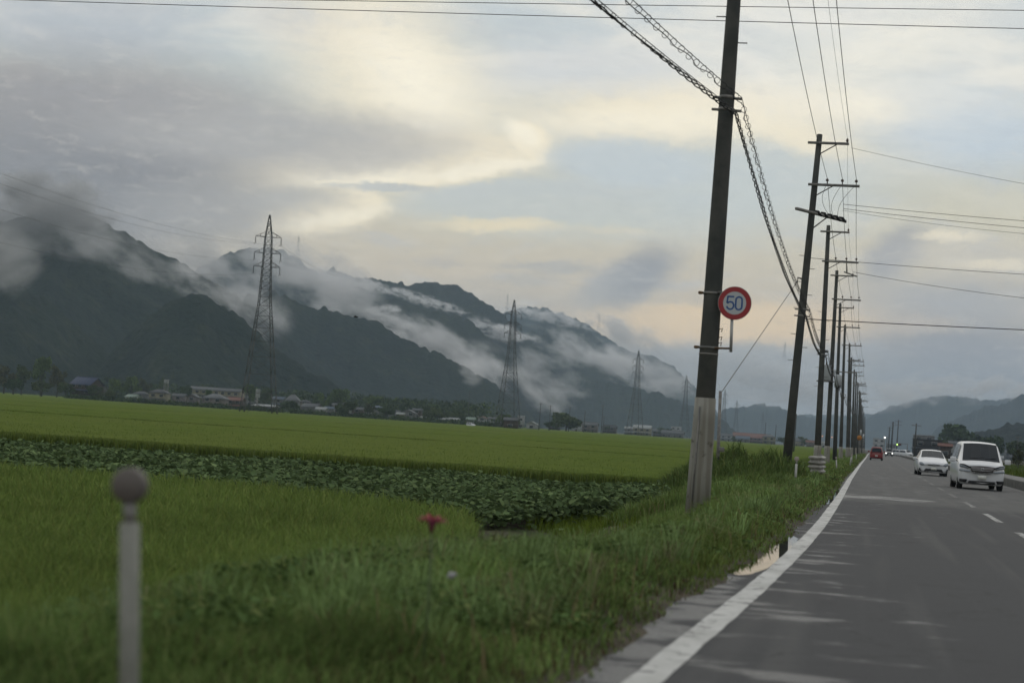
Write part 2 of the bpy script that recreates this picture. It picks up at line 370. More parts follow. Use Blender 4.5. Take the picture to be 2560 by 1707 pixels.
def build_mist():
    bm = bmesh.new(); bmesh.ops.create_icosphere(bm, subdivisions=3, radius=1.0)
    me = bpy.data.meshes.new('mist'); bm.to_mesh(me); bm.free()
    for k, (x, y, hw, hh, D, tilt, od) in enumerate(MIST):
        w = ray(x * DS, y * DS); n = math.hypot(w.x, 1)
        c = Vector((w.x / n * D, D / n, EYE + w.z / n * D))
        s = D / F * DS
        rx, rz = hw * s * 1.25, hh * s * 1.35; ry = max(rz * 1.6, 45)
        def b(t, rx=rx, ry=ry, rz=rz, od=od, k=k):
            tc = t.node('ShaderNodeTexCoord').outputs['Object']
            pos = t.node('ShaderNodeNewGeometry').outputs['Position']
            sc = 1.0 / max(rz, 30)
            nz = t.noise(t.mapping(tc, loc=(k * 3.1, k * 1.7, 0), scale=(rx / rz * 0.75, 1.5, 1.5)), 1.0, 5, 0.64)
            r = t.vmath('LENGTH', tc)
            f = t.math('SUBTRACT', t.math('ADD', t.math('MULTIPLY', t.math('SUBTRACT', nz, 0.5), 2.9), 0.34), t.math('MULTIPLY', t.math('POWER', r, 1.3), 0.60))
            return t.math('MULTIPLY', t.math('MULTIPLY', t.math('MULTIPLY', t.math('MAXIMUM', f, 0.0), t.rng(r, 1.0, 0.55)), 4.0), od / ry * 0.56)
        q = 0.62 + 0.35 * min(1, max(0, (x - 60) / 500)); m = volume_mat('cloud droplets %d' % k, (q, q * .99, q * .985), 0.0, b)  # droplet colour lowered towards the left: the grey cloud's shade put into it
        m.cycles.volume_step_rate = 0.6
        d = me.copy(); d.materials.append(m)
        o = bpy.data.objects.new('mist', d); C.objects.link(o)
        o.location = c
        az = math.atan2(w.x, 1)
        o.rotation_euler = (Matrix.Rotation(-az, 3, 'Z') @ Matrix.Rotation(math.radians(tilt - 3.85), 3, 'Y')).to_euler()
        o.scale = (rx, ry, rz)
        tag(o, kind='stuff')
build_mist()
# ------------------------------------------------------------------ road line, verge, fields
_ly = np.array([-20,5,10,14,18,24,32,50,80,165,230,300,400,560,900,1500,3000.])
_lx = np.array([-1.3,-1.22,-1.12,-1.01,-.90,-.78,-.69,-.63,-.62,-.40,-.15,.08,.30,.8,3.0,10,40.])
_fy = np.concatenate([np.arange(-20, 100, 1.0), np.geomspace(100, 3000, 160)])
_fx = np.interp(_fy, _ly, _lx)
for _ in range(6): _fx[1:-1] = (_fx[:-2] + 2 * _fx[1:-1] + _fx[2:]) / 4
def XL(y): return np.interp(y, _fy, _fx)            # the left white line
def edge(y):                                         # ragged left edge of the asphalt
    y = np.asarray(y, float)
    return XL(y) - np.interp(y, [8, 12, 25, 50, 120, 600], [.54, .38, .38, .22, .18, .18]) - 0.16 * (fbm(y * .9, y * 0, 5, 4) - .5) * 2 * np.interp(y, [10, 60], [1, .4])
def strip(name, fl, fr, ys, z, m, nx=2, zf=None):
    ys = np.asarray(ys, float); t = np.linspace(0, 1, nx)
    l = fl(ys)[:, None]; r = fr(ys)[:, None]
    X = l + (r - l) * t[None, :]; Y = np.repeat(ys[:, None], nx, 1); Zz = np.full_like(X, z) if zf is None else zf(X, Y)
    return grid_mesh(name, np.stack([X, Y, Zz], -1), m)
YS = np.concatenate([np.arange(-15, 60, .25), np.arange(60, 160, 1.), np.geomspace(160, 2600, 90)])

def asphalt(t, b):
    pos = t.node('ShaderNodeNewGeometry').outputs['Position']
    s = t.node('ShaderNodeSeparateXYZ'); t.put(s, 0, pos)
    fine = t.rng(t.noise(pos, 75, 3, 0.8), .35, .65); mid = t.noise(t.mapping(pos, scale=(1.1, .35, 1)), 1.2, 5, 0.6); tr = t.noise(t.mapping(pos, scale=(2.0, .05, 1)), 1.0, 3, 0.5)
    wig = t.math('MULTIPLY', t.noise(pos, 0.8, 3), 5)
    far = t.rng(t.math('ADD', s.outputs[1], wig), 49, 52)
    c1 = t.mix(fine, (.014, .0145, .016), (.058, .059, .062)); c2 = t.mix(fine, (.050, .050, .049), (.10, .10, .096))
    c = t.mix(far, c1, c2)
    c = t.mix(t.math('MULTIPLY', t.rng(mid, .45, .7), .45), c, (.03, .03, .032))
    c = t.mix(t.math('MULTIPLY', t.rng(tr, .5, .7), .25), c, (.12, .118, .11))
    ck = t.node('ShaderNodeTexVoronoi', feature='DISTANCE_TO_EDGE'); t.put(ck, 'Vector', t.vmath('ADD', t.mapping(pos, scale=(.22, .5, 1)), t.vmath('MULTIPLY', t.noise(pos, 1.3, 4, col=True), (.5, .5, 0)))); t.put(ck, 'Scale', .8)
    crack = t.rng(ck.outputs['Distance'], .006, .0)
    c = t.mix(t.math('MULTIPLY', crack, .7), c, (.012, .012, .012))
    # standing film of rain: shallow wet patches, more of them beside the line and by the joint
    wet = t.noise(t.mapping(pos, scale=(.9, 1.6, 1)), .9, 5, .62)
    side = t.math('MULTIPLY', t.rng(s.outputs[0], -.95, -1.25), t.rng(s.outputs[1], 26, 16))
    near_line = t.math('MULTIPLY', t.rng(s.outputs[0], .25, -.35), t.rng(s.outputs[1], 60, 20))
    joint = t.math('MULTIPLY', t.math('MULTIPLY', t.rng(s.outputs[1], 50, 51.5), t.rng(s.outputs[1], 56, 53)), t.rng(s.outputs[0], 2.4, 1.2))
    streak = t.noise(t.mapping(pos, scale=(1.4, 3.2, 1)), 1.0, 5, .65)
    wet = t.math('ADD', wet, t.math('ADD', t.math('ADD', t.math('MULTIPLY', side, .15), t.math('MULTIPLY', near_line, .06)), t.math('MULTIPLY', joint, .2)))
    wet = t.math('SUBTRACT', wet, t.math('MULTIPLY', t.math('MULTIPLY', t.rng(s.outputs[0], .2, .9), t.rng(s.outputs[1], 56, 50)), .045))
    wf = t.rng(wet, .585, .69)
    wf = t.math('MULTIPLY', wf, t.rng(streak, .32, .5))
    c = t.mix(t.math('MULTIPLY', t.math('MULTIPLY', wf, .55), t.rng(side, .5, 0)), c, (.02, .02, .021))
    t.l.new(c, b.inputs['Base Color'])
    t.l.new(t.math('SUBTRACT', t.math('ADD', .66, t.math('MULTIPLY', fine, .16)), t.math('MULTIPLY', wf, .42)), b.inputs['Roughness'])
    bump(t, b, fine, .35, .006)
M_ROAD = mat('wet asphalt', rough=.7, spec=.22, build=asphalt)
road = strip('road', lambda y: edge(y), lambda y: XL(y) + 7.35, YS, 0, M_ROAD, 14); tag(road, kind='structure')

def paint(t, b):
    pos = t.node('ShaderNodeNewGeometry').outputs['Position']
    n = t.noise(pos, 5, 6, .7); d = t.noise(t.mapping(pos, scale=(1, .4, 1)), 2.2, 4, .6); g = t.noise(pos, 70, 2)
    c = t.mix(t.rng(d, .35, .7), (.46, .46, .44), (.33, .33, .31))
    c = t.mix(t.rng(n, .555, .60), c, (.06, .06, .06)); c = t.mix(t.math('MULTIPLY', g, .25), c, (.35, .35, .33))
    t.l.new(c, b.inputs['Base Color']); t.l.new(t.math('ADD', .35, t.math('MULTIPLY', d, .3)), b.inputs['Roughness'])
M_PAINT = mat('worn white road paint', rough=.6, spec=.2, build=paint)
def wob(y, s, a=.012): return a * (fbm(y * 2.2, y * 0, s, 3) - .5) * 2
P = []; F_ = []; S_ = []
def add_strip(l, r, ys, z=.005):
    b0 = len(P)
    for i, y in enumerate(ys): P.append((float(l(y)), float(y), z)); P.append((float(r(y)), float(y), z))
    for i in range(len(ys) - 1): F_.extend([b0 + 2 * i, b0 + 2 * i + 1, b0 + 2 * i + 3, b0 + 2 * i + 2]); S_.append(4)
ysl = [y for y in YS if not 50.3 < y < 51.2]
add_strip(lambda y: XL(y) - .10 + wob(y, 1), lambda y: XL(y) + .10 + wob(y, 2), YS)
n_main = len(S_)
for k in range(0, 60):
    y0 = 10 * k - 0.2
    add_strip(lambda y: XL(y) + 3.42 + wob(y, 3), lambda y: XL(y) + 3.56 + wob(y, 4), np.linspace(y0, y0 + 5.2, 12))
add_strip(lambda y: XL(y) + 6.95, lambda y: XL(y) + 7.1, YS)
def paint2(t, b):
    pos = t.node('ShaderNodeNewGeometry').outputs['Position']; n = t.noise(t.mapping(pos, scale=(1, .35, 1)), 6, 6, .7); d = t.noise(pos, .8, 3)
    s = t.node('ShaderNodeSeparateXYZ'); t.put(s, 0, pos)
    k = t.rng(t.math('ADD', n, t.rng(s.outputs[1], 44, 62, 0, .20)), .46, .60)
    t.l.new(t.mix(k, (.36, .36, .34), (.095, .095, .09)), b.inputs['Base Color'])
rm = mesh_np('road_markings', P, F_, S_, M_PAINT); rm.data.materials.append(mat('heavily worn paint', rough=.65, spec=.2, build=paint2)); tag(rm, kind='structure')
rm.data.polygons.foreach_set('material_index', np.array([0] * n_main + [1] * (len(S_) - n_main), np.int32))

M_WATER = mat('rain water', (.01, .011, .01), rough=.02, spec=.6)
def puddle(y0, y1, xa, xb, seed):
    ys = np.linspace(y0, y1, 60); t = (ys - y0) / (y1 - y0); w = np.sqrt(np.clip(1 - (2 * t - 1) ** 2, 0, 1))
    c = XL(ys) + xa; h = xb * w * (0.75 + .6 * (fbm(ys * 1.6, ys * 0, seed, 4)))
    L = c - h * 1.1 - .05 * w * fbm(ys * 7, ys * 0, seed + 5, 2); R_ = np.minimum(c + h, XL(ys) - .1 if xa < 0 else c + h)
    t2 = np.linspace(0, 1, 3)[None, :]
    X = L[:, None] * (1 - t2) + R_[:, None] * t2
    return np.stack([X, np.repeat(ys[:, None], 3, 1), np.full_like(X, .0045)], -1)
def puddle_obj(*a, m=None):
    return tag(grid_mesh('puddle', puddle(*a), m or M_WATER), kind='structure')
puddle_obj(18.6, 27.5, -.30, .27, 3)
puddle_obj(43, 60, -.24, .17, 8)

# terrain: one sheet from verge to the far fields (z of the ground at any place)
def ground_z(X, Y):
    e = edge(Y); d = e - X                           # metres left of the asphalt
    n = (fbm(X * 1.1, Y * .6, 31, 3) - .5)
    z = np.interp(d, [-.6, -.1, .15, .9, 2.3, 3.3, 4.2, 400], [-.10, -.03, .03, .10, .06, -.30, -.55, -.55])
    z = z + n * .10 * np.clip(d * 3, 0, 1) * np.clip((6 - d), 0, 1)
    z = z - .36 * np.exp(-((Y - 26) / 8.5) ** 2) * np.clip((d - .8) / 1.4, 0, 1) * np.clip((5.2 - d) / 1.5, 0, 1)
    r = X - (XL(Y) + 7.35)
    z = np.where(r > -1, np.interp(r, [-1, -.2, 0, 2.0, 3.2, 6, 400], [-.10, -.06, -.05, .1, .0, -.25, -.25]), z)
    return z
xs = np.concatenate([-np.geomspace(4000, 12, 40), np.arange(-11.8, -.5, .2), np.arange(-.5, 8, .8), np.arange(8, 18, .5), np.geomspace(18, 1800, 26)])
ys = np.concatenate([np.arange(-20, 70, .5), np.arange(70, 200, 3), np.geomspace(200, 9000, 60)])
GX, GY = np.meshgrid(xs, ys)
GX2 = GX + XL(GY)
GZ = ground_z(GX2, GY)
def soil(t, b):
    pos = t.node('ShaderNodeNewGeometry').outputs['Position']
    n = t.noise(pos, 2.2, 6, .65); m_ = t.noise(pos, .25, 4); f = t.noise(pos, 30, 3)
    c = t.mix(t.rng(n, .4, .62), (.045, .038, .024), (.085, .068, .046)); c = t.mix(t.rng(m_, .55, .7), c, (.038, .055, .018))
    c = t.mix(t.math('MULTIPLY', f, .4), c, (.02, .022, .012)); t.l.new(c, b.inputs['Base Color']); bump(t, b, n, .6, .05)
gr = grid_mesh('ground', np.stack([GX2, GY, GZ], -1), mat('soil and short growth', rough=.9, spec=.15, build=soil)); tag(gr, kind='structure')

def sheet(name, xr, yr, z, c1, c2, amp=.03, step=.25, sc=1.2):
    xs = np.arange(xr[0], xr[1] + step, step); ys = np.arange(yr[0], yr[1] + step, step)
    X, Y = np.meshgrid(xs, ys); Z = z + amp * (fbm(X * 1.5, Y * 1.5, 77, 3) - .5) * 2
    return X, Y, Z

# ---- blades of grass and rice as one mesh per growth
def blades(name, px, py, pz, h, w, lean, mat_, tone, parent=None, droop=.35, mid=.55):
    n = len(px); th = RNG.uniform(0, 2 * np.pi, n); fa = RNG.uniform(0, 2 * np.pi, n)
    wx, wy = np.cos(fa) * w * .5, np.sin(fa) * w * .5
    lx, ly = np.cos(th) * lean * h, np.sin(th) * lean * h
    V = np.zeros((n, 5, 3), np.float32)
    V[:, 0] = np.stack([px - wx, py - wy, pz - .02], -1); V[:, 1] = np.stack([px + wx, py + wy, pz - .02], -1)
    mx_, my_ = px + lx * .35, py + ly * .35; mz = pz + h * mid
    V[:, 2] = np.stack([mx_ + wx * .9, my_ + wy * .9, mz], -1); V[:, 3] = np.stack([mx_ - wx * .9, my_ - wy * .9, mz], -1)
    V[:, 4] = np.stack([px + lx, py + ly, pz + h * (1 - droop * lean)], -1)
    i = (np.arange(n) * 5)[:, None]
    f = (i + np.array([0, 1, 2, 3, 3, 2, 4])[None, :]).reshape(-1); s = np.tile([4, 3], n)
    cols = np.repeat(tone[:, None, :], 5, 1).astype(np.float32).copy()
    cols = np.concatenate([cols, np.ones((n, 5, 1), np.float32)], -1)
    return mesh_np(name, V.reshape(-1, 3), f, s, mat_, parent, False, cols.reshape(-1, 4))
def leafy(rough=.55, spec=.25, trans=.25):
    def f(t, b):
        a = t.node('ShaderNodeVertexColor', layer_name='tone').outputs['Color']; t.l.new(a, b.inputs['Base Color'])
        tr = t.node('ShaderNodeBsdfTranslucent'); t.l.new(a, tr.inputs[0]); mx = t.node('ShaderNodeMixShader'); mx.inputs[0].default_value = trans
        t.l.new(b.outputs[0], mx.inputs[1]); t.l.new(tr.outputs[0], mx.inputs[2])
        o = [n for n in t.n if n.type == 'OUTPUT_MATERIAL'][0]; t.l.new(mx.outputs[0], o.inputs['Surface'])
    return f
M_BLADE = mat('grass blades', rough=.85, spec=.05, build=leafy())
def tones(n, base, var=.25, alt=None, pa=.15):
    b = np.array(base)[None, :] * (1 + RNG.uniform(-var, var, (n, 1)))
    if alt is not None:
        m_ = RNG.random(n) < pa; b[m_] = np.array(alt)[None, :] * (1 + RNG.uniform(-var, var, (m_.sum(), 1)))
    return b
def patchy(b, x, y, s, amt=.35, scale=1.0):
    return b * (1 + amt * (fbm(x / scale, y / scale, s, 4) - .5)[:, None] * 2)
def scatter(n, y0, y1, fl, fr, k=2.0):
    """points with density falling with distance like 1/y^k"""
    u = RNG.random(n)
    if k == 1: y = y0 * (y1 / y0) ** u
    else: y = (y0 ** (1 - k) + u * (y1 ** (1 - k) - y0 ** (1 - k))) ** (1 / (1 - k))
    l = fl(y); r = fr(y); return l + RNG.random(n) * (r - l), y

# verge grass
def verge(n, y0, y1, k, hs, ws, seed):
    x, y = scatter(n, y0, y1, lambda y: edge(y) - np.interp(y, [5, 30, 60, 400], [4.2, 3.9, 4.4, 5.0]), lambda y: edge(y) + .10, k)
    d = edge(y) - x; z = ground_z(x, y)
    clump = fbm(x / .55, y / .8, seed, 3); big = fbm(x / 2.2, y / 3.5, seed + 9, 2)
    keep = RNG.random(n) < np.clip(.25 + d * 1.5, 0, 1) * np.clip(.35 + 1.3 * clump, 0, 1)
    # bare soil patches by the field
    soilp = ((x < -4.0) & (x > -6.6) & (((y > 24.5) & (y < 36)) | ((y > 49) & (y < 58))))
    keep &= ~(soilp & (RNG.random(n) < .85))
    x, y, d, z, clump, big = [a[keep] for a in (x, y, d, z, clump, big)]; m_ = len(x)
    h = hs * np.interp(d, [-.1, .3, .9, 2.2, 3.2, 5], [.12, .35, .75, 1.0, .9, .6]) * (.45 + 1.1 * clump) * (.7 + .6 * big) * RNG.uniform(.6, 1.25, m_)
    h *= np.interp(y, [10, 30, 60], [.8, 1, .9])
    h = np.where((x < -2.6) & (y > 19) & (y < 36), h * .28, h); h = np.where((x < -3.6) & (y > 42) & (y < 54), h * .35, h)
    t = tones(m_, (.135, .205, .060), .35, (.22, .265, .095), .18)
    r_ = RNG.random(m_) < np.interp(d, [0, .6, 1.2], [.30, .12, .02]); t[r_] = np.array((.085, .062, .032)) * RNG.uniform(.6, 1.3, (r_.sum(), 1))
    t = patchy(t, x, y, seed + 3, .5, 1.3)
    yell = np.clip((fbm(x / 2.5, y / 6, seed + 19, 3) - .52) * 5, 0, .6)[:, None]; t = t * (1 - yell) + np.array((.105, .140, .030)) * yell
    return x, y, z, h, ws * np.interp(y, [8, 30, 120], [1, 1.5, 4]) * RNG.uniform(.7, 1.4, m_), RNG.uniform(.1, .95, m_), t
ps = [verge(150000, 6, 45, 1.35, .42, .009, 100), verge(60000, 45, 420, 1.6, .42, .012, 130)]
x, y, z, h, w_, ln, tn = [np.concatenate(a) for a in zip(*ps)]
tag(blades('verge_grass', x, y, z, h, w_, ln, M_BLADE, tn), kind='stuff')

# taller arching tufts and dry stalks standing out of the verge
nt = 520; ty = 9.5 * (75 / 9.5) ** RNG.random(nt); td = RNG.uniform(.45, 3.6, nt); tx = edge(ty) - td
ok = ~((tx < -2.2) & (ty > 18) & (ty < 37)); tx, ty, td = tx[ok], ty[ok], td[ok]; k_ = np.repeat(np.arange(len(tx)), 26); n = len(k_)
x = tx[k_] + RNG.normal(0, .05, n); y = ty[k_] + RNG.normal(0, .06, n); th_ = RNG.uniform(.28, .52, len(tx))[k_] * RNG.uniform(.7, 1.15, n)
tn = np.repeat(tones(len(tx), (.16, .235, .085), .3, (.20, .21, .10), .15), 26, axis=0) * RNG.uniform(.8, 1.2, (n, 1))
tag(blades('tall_grass', x, y, ground_z(x, y), th_, .008 * np.interp(y, [9, 60], [1, 2.4]) * RNG.uniform(.7, 1.3, n), RNG.uniform(.4, 1.3, n), M_BLADE, tn, droop=.4, mid=.72), kind='stuff')
n = 500; x, y = scatter(n, 9, 60, lambda y: edge(y) - 3.8, lambda y: edge(y) - .2, 1.3)
tag(blades('dry_stalks', x, y, ground_z(x, y), RNG.uniform(.2, .5, n), np.full(n, .009), RNG.uniform(.1, .7, n), M_BLADE, tones(n, (.20, .155, .085), .3), mid=.6), kind='stuff')

# broad leaves (weeds, field crop): small bent leaves in clumps
def leaves(name, px, py, pz, size, tone, mat_, flat=.55, aspect=1.1):
    n = len(px); a = RNG.uniform(0, 2 * np.pi, n); tl = RNG.normal(0, flat, n); rl = RNG.normal(0, flat * .6, n)
    dx, dy = np.cos(a), np.sin(a); L = size; Wd = size * aspect * .5
    ux, uy, uz = dx * np.cos(tl), dy * np.cos(tl), np.sin(tl); sx_, sy_, sz_ = -dy * np.cos(rl), dx * np.cos(rl), np.sin(rl)
    c = np.stack([px, py, pz], -1); U = np.stack([ux, uy, uz], -1) * L[:, None]; S = np.stack([sx_, sy_, sz_], -1) * Wd[:, None]
    V = np.zeros((n, 6, 3), np.float32); dn = np.array([0, 0, 1.])[None, :] * L[:, None]
    V[:, 0] = c; V[:, 1] = c + U * .35 + S * .95 + dn * .08; V[:, 2] = c + U * .75 + S * .7 - dn * .02; V[:, 3] = c + U - dn * .14
    V[:, 4] = c + U * .75 - S * .7 - dn * .02; V[:, 5] = c + U * .35 - S * .95 + dn * .08
    i = (np.arange(n) * 6)[:, None]
    f = (i + np.array([0, 1, 2, 3, 0, 3, 4, 5])[None, :]).reshape(-1); s = np.tile([4, 4], n)
    cols = np.concatenate([np.repeat(tone[:, None, :], 6, 1), np.ones((n, 6, 1))], -1)
    return mesh_np(name, V.reshape(-1, 3), f, s, mat_, None, False, cols.reshape(-1, 4))
M_LEAF = mat('broad leaves', rough=.9, spec=.03, build=leafy(trans=.2))
# low broad-leaved weeds mixed into the verge
x, y = scatter(26000, 8, 110, lambda y: edge(y) - 3.9, lambda y: edge(y) - .15, 1.6)
cl = fbm(x / .8, y / 1.0, 55, 3); k_ = (cl > .57) & ~((x < -2.9) & (y > 20) & (y < 37)); x, y, cl = x[k_], y[k_], cl[k_]
d = edge(y) - x; z = ground_z(x, y) + RNG.uniform(.0, 1, len(x)) ** .6 * .34 * np.interp(d, [0, .8, 2], [.25, .7, 1])
tag(leaves('weeds', x, y, z, RNG.uniform(.03, .06, len(x)) * np.interp(y, [10, 60], [1, 1.7]), patchy(tones(len(x), (.085, .135, .045), .3, (.13, .16, .055), .2), x, y, 57, .4, .8), M_LEAF), kind='stuff')
# taller clumps of weeds around the second pole
BUSH = [(-4.6, 58, 1.7, 1.35, 2.2, 7000), (-4.3, 55, 2.0, 1.1, 3.0, 9000), (-3.3, 60, 1.6, 1.0, 4.5, 7000), (-4.9, 63, 1.8, 1.0, 4, 5000), (-2.5, 47, .8, .5, 3, 2500), (-3.6, 41, .9, .45, 1.6, 2600)]
X_b, Y_b, Z_b, S_b = [], [], [], []
for bx, by, rx, rz, ry, n in BUSH:
    p = RNG.normal(0, 1, (n, 3)); p /= np.linalg.norm(p, axis=1)[:, None]; p *= (RNG.random(n) ** .4)[:, None]
    px_ = bx + p[:, 0] * rx; py_ = by + p[:, 1] * ry; pz_ = ground_z(px_, py_) + np.abs(p[:, 2]) * rz * (.6 + .8 * fbm(px_ * 2, py_ * 1, 66, 3))
    X_b.append(px_); Y_b.append(py_); Z_b.append(pz_)
x, y, z = map(np.concatenate, (X_b, Y_b, Z_b)); n = len(x)
bt = patchy(tones(n, (.080, .120, .036), .3, (.13, .155, .05), .18), x, y, 67, .5, .5)
tag(blades('tall_weeds', x, y, z - .25, RNG.uniform(.25, .6, n), np.full(n, .028), RNG.uniform(.3, 1.1, n), M_BLADE, bt), kind='stuff')

# leafy crop strip
def crop_mask(x, y):
    nr = np.interp(x, [-40, -16, -11, -8.4, -6.6, -5.6], [35.5, 35.5, 35, 33.5, 31, 36]); fr = np.interp(x, [-40, -12, -7, -5.6], [53, 52.5, 51, 44])
    return (y > nr) & (y < fr) & (x < -5.6)
n = 120000; x = RNG.uniform(-27, -5.6, n); y = RNG.uniform(30, 54, n); k_ = crop_mask(x, y); x, y = x[k_], y[k_]; n = len(x)
hh = .16 + .26 * fbm(x / .8, y / .8, 91, 3) + .12 * fbm(x / 3, y / 3, 92, 2)
z = -.55 + hh * (RNG.random(n) ** .45) * 1.15
x2 = RNG.normal(-5.9, .35, 7000); y2 = RNG.normal(43, 3.2, 7000); z2 = -.5 + .5 * RNG.random(7000) ** .6
x, y, z = np.concatenate([x, x2]), np.concatenate([y, y2]), np.concatenate([z, z2]); n = len(x)
tn = patchy(tones(n, (.082, .122, .052), .3, (.12, .165, .07), .25), x, y, 95, .35, .7)
tag(leaves('leafy_crop', x, y, z, RNG.uniform(.08, .16, n), tn, M_LEAF, flat=.5, aspect=1.15), kind='stuff')

# rice: a carpet under the blades, then blades on top
def rice_mat(t, b):
    pos = t.node('ShaderNodeNewGeometry').outputs['Position']; s = t.node('ShaderNodeSeparateXYZ'); t.put(s, 0, pos)
    n = t.noise(t.mapping(pos, scale=(1, .35, 1)), 1.0, 6, .65); f = t.noise(t.mapping(pos, scale=(1, .25, 1)), 9, 4, .7)
    big = t.noise(t.mapping(pos, scale=(.3, .05, 1)), .12, 5, .6); strips = t.noise(t.mapping(pos, scale=(.02, 1, 1)), .035, 3, .5)
    c = t.mix(t.rng(n, .35, .65), (.088, .124, .029), (.120, .156, .038)); c = t.mix(t.math('MULTIPLY', t.rng(f, .55, .35), .4), c, (.050, .072, .018))
    c = t.mix(t.math('MULTIPLY', t.rng(big, .42, .62), .5), c, (.118, .142, .040)); c = t.mix(t.math('MULTIPLY', t.rng(strips, .55, .7), .35), c, (.068, .098, .024))
    t.l.new(c, b.inputs['Base Color']); bump(t, b, f, 1.0, .08)
M_RICE = mat('rice canopy', rough=1.0, spec=.0, build=rice_mat)
RT = -.06
def in_near(x, y):
    far = np.interp(x, [-40, -16, -11, -8.4, -6.3, -5.2], [34, 34, 34, 32.3, 29.5, 25.0]); right = np.interp(y, [6, 14, 22, 26, 30], [-4.3, -4.45, -4.9, -5.3, -6.4])
    return (y < far) & (x < right)
def rice_body(name, fl, fr, ys, xn, top, seed):
    ys = np.asarray(ys, float); L = fl(ys); R_ = fr(ys); t = np.linspace(0, 1, xn) ** .6
    X = L[:, None] + (R_ - L)[:, None] * t[None, :]; Y = np.repeat(ys[:, None], xn, 1)
    Z = top + .035 * (fbm(X * 1.4, Y * 1.4, seed, 3) - .5) * 2 + .03 * (fbm(X * .3, Y * .15, seed + 4, 3) - .5) * 2
    rim = np.zeros_like(Z, bool); rim[0] = rim[-1] = True; rim[:, -1] = True; rim[:, 0] = True
    Z = np.where(rim, -.62, Z)
    # the rim stands straight down: pull its neighbours close to it
    X[:, -2] = X[:, -1] - .03; Y[1] = Y[0] + .04; Y[-2] = Y[-1] - .04; Z[:, -2] = np.maximum(Z[:, -2], top - .1); Z[0] = Z[-1] = -.62; Z[:, -1] = -.62
    o = grid_mesh(name, np.stack([X, Y, Z], -1), M_RICE); tag(o, kind='stuff'); return o
rice_body('rice_field', lambda y: np.full_like(y, -34), lambda y: np.interp(y, [6, 14, 22, 26, 30, 34], [-4.45, -4.6, -5.05, -5.5, -6.9, -12]), np.arange(6, 34.2, .25), 90, RT - .22, 201)
def far_right(y): return XL(y) - np.interp(y, [56, 120, 300, 1300], [4.9, 5.3, 6, 9])
P2Y = np.concatenate([np.arange(58, 120, .6), np.geomspace(120, 1250, 130)])
# the big far field, cut by low banks at a few distances
BANKS = [58, 118, 122.0, 172, 175, 246, 250, 352, 357, 505, 512, 1250]
for a, bnd in zip(BANKS[0::2], BANKS[1::2]):
    ys_ = np.arange(a, bnd, .6) if bnd < 125 else np.geomspace(a, bnd, 44)
    rice_body('rice_field', lambda y: np.interp(y, [58, 120, 250, 700, 1250], [-45, -85, -170, -480, -860]), far_right, ys_, 110, -.03, 210 + int(a))
# blades
n = 190000; x, y = scatter(n, 7, 34, lambda y: -.52 * y - 4.5, lambda y: y * 0 - 4.25, 1.6)
k_ = in_near(x, y); x, y = x[k_], y[k_]; n = len(x)
edge_d = np.clip(-4.3 - x, 0, 1)
tn = patchy(tones(n, (.138, .196, .050), .25, (.19, .23, .066), .2), x, y, 221, .3, .8)
tag(blades('rice_plants', x, y, np.full(n, -.5), (.50 + .10 * fbm(x / .5, y / .5, 222, 2)) * RNG.uniform(.75, 1.08, n), .012 * np.interp(y, [8, 30], [1, 1.9]) * RNG.uniform(.7, 1.3, n), RNG.uniform(.08, .5, n), M_BLADE, tn, mid=.7), kind='stuff')
n = 70000; x, y = scatter(n, 57.6, 150, lambda y: -.50 * y, lambda y: far_right(y) + .1, 2.2)
front = RNG.random(n) < .06; y = np.where(front, 57.8 + RNG.random(n) * .5, y)
tn = patchy(tones(n, (.098, .140, .032), .2, (.135, .17, .042), .2), x, y, 231, .25, 2)
tag(blades('rice_plants', x, y, np.full(n, -.5), .56 * RNG.uniform(.7, 1.05, n), .03 * np.interp(y, [58, 150], [1, 2.2]), RNG.uniform(.05, .35, n), M_BLADE, tn, mid=.7), kind='stuff')
# seedling tufts of bright grass on the dike corner
n = 5000; x = RNG.uniform(-6.2, -4.0, n); y = RNG.uniform(33, 45, n); k_ = fbm(x * 1.2, y * .4, 44, 3) > .48; x, y = x[k_], y[k_]; n = len(x)
tag(blades('dike_grass', x, y, ground_z(x, y), RNG.uniform(.12, .34, n), np.full(n, .018), RNG.uniform(.1, .6, n), M_BLADE, tones(n, (.11, .155, .022), .25)), kind='stuff')

# right-hand side: kerb, footway, rough grass field
def conc(c1, c2, s=1.5):
    return vary(c1, c2, s, 6)
M_CONC = mat('stained concrete', rough=.85, spec=.2, build=conc((.10, .10, .095), (.22, .215, .20)))
M_DCONC = mat('dark concrete', rough=.9, spec=.15, build=conc((.030, .032, .028), (.075, .073, .066), 2.5))  # darker tone than the footway, for kerb and guard rail box
M_PAVE = mat('footway asphalt', rough=.8, spec=.25, build=conc((.11, .11, .105), (.19, .185, .175), 1.0))
ysk = np.concatenate([np.arange(20, 160, 2.), np.geomspace(160, 900, 60)])
def kerbobj(name, a, b, z0, z1, m, side=None):
    V = []; Fc = []; 
    for y in ysk:
        l = XL(y) + a; r = XL(y) + b; V += [(l, y, z0), (l + .02, y, z1), (r, y, z1), (r, y, z0)]
    for i in range(len(ysk) - 1):
        for j in range(3): Fc += [4 * i + j, 4 * i + j + 1, 4 * i + 4 + j + 1, 4 * i + 4 + j]
    Fc += [0, 3, 2, 1]; 
    o = mesh_np(name, V, Fc, [4] * ((len(ysk) - 1) * 3 + 1), m); tag(o, kind='structure'); return o
kerbobj('kerb', 7.36, 7.62, -.1, .34, M_DCONC)
kerbobj('footway', 7.625, 9.5, -.1, .30, M_PAVE)
n = 30000; x, y = scatter(n, 60, 420, lambda y: XL(y) + 9.6, lambda y: XL(y) + 9.6 + y * .13, 1.5)
tn = patchy(tones(n, (.075, .11, .022), .25, (.10, .12, .03), .2), x, y, 241, .3, 3)
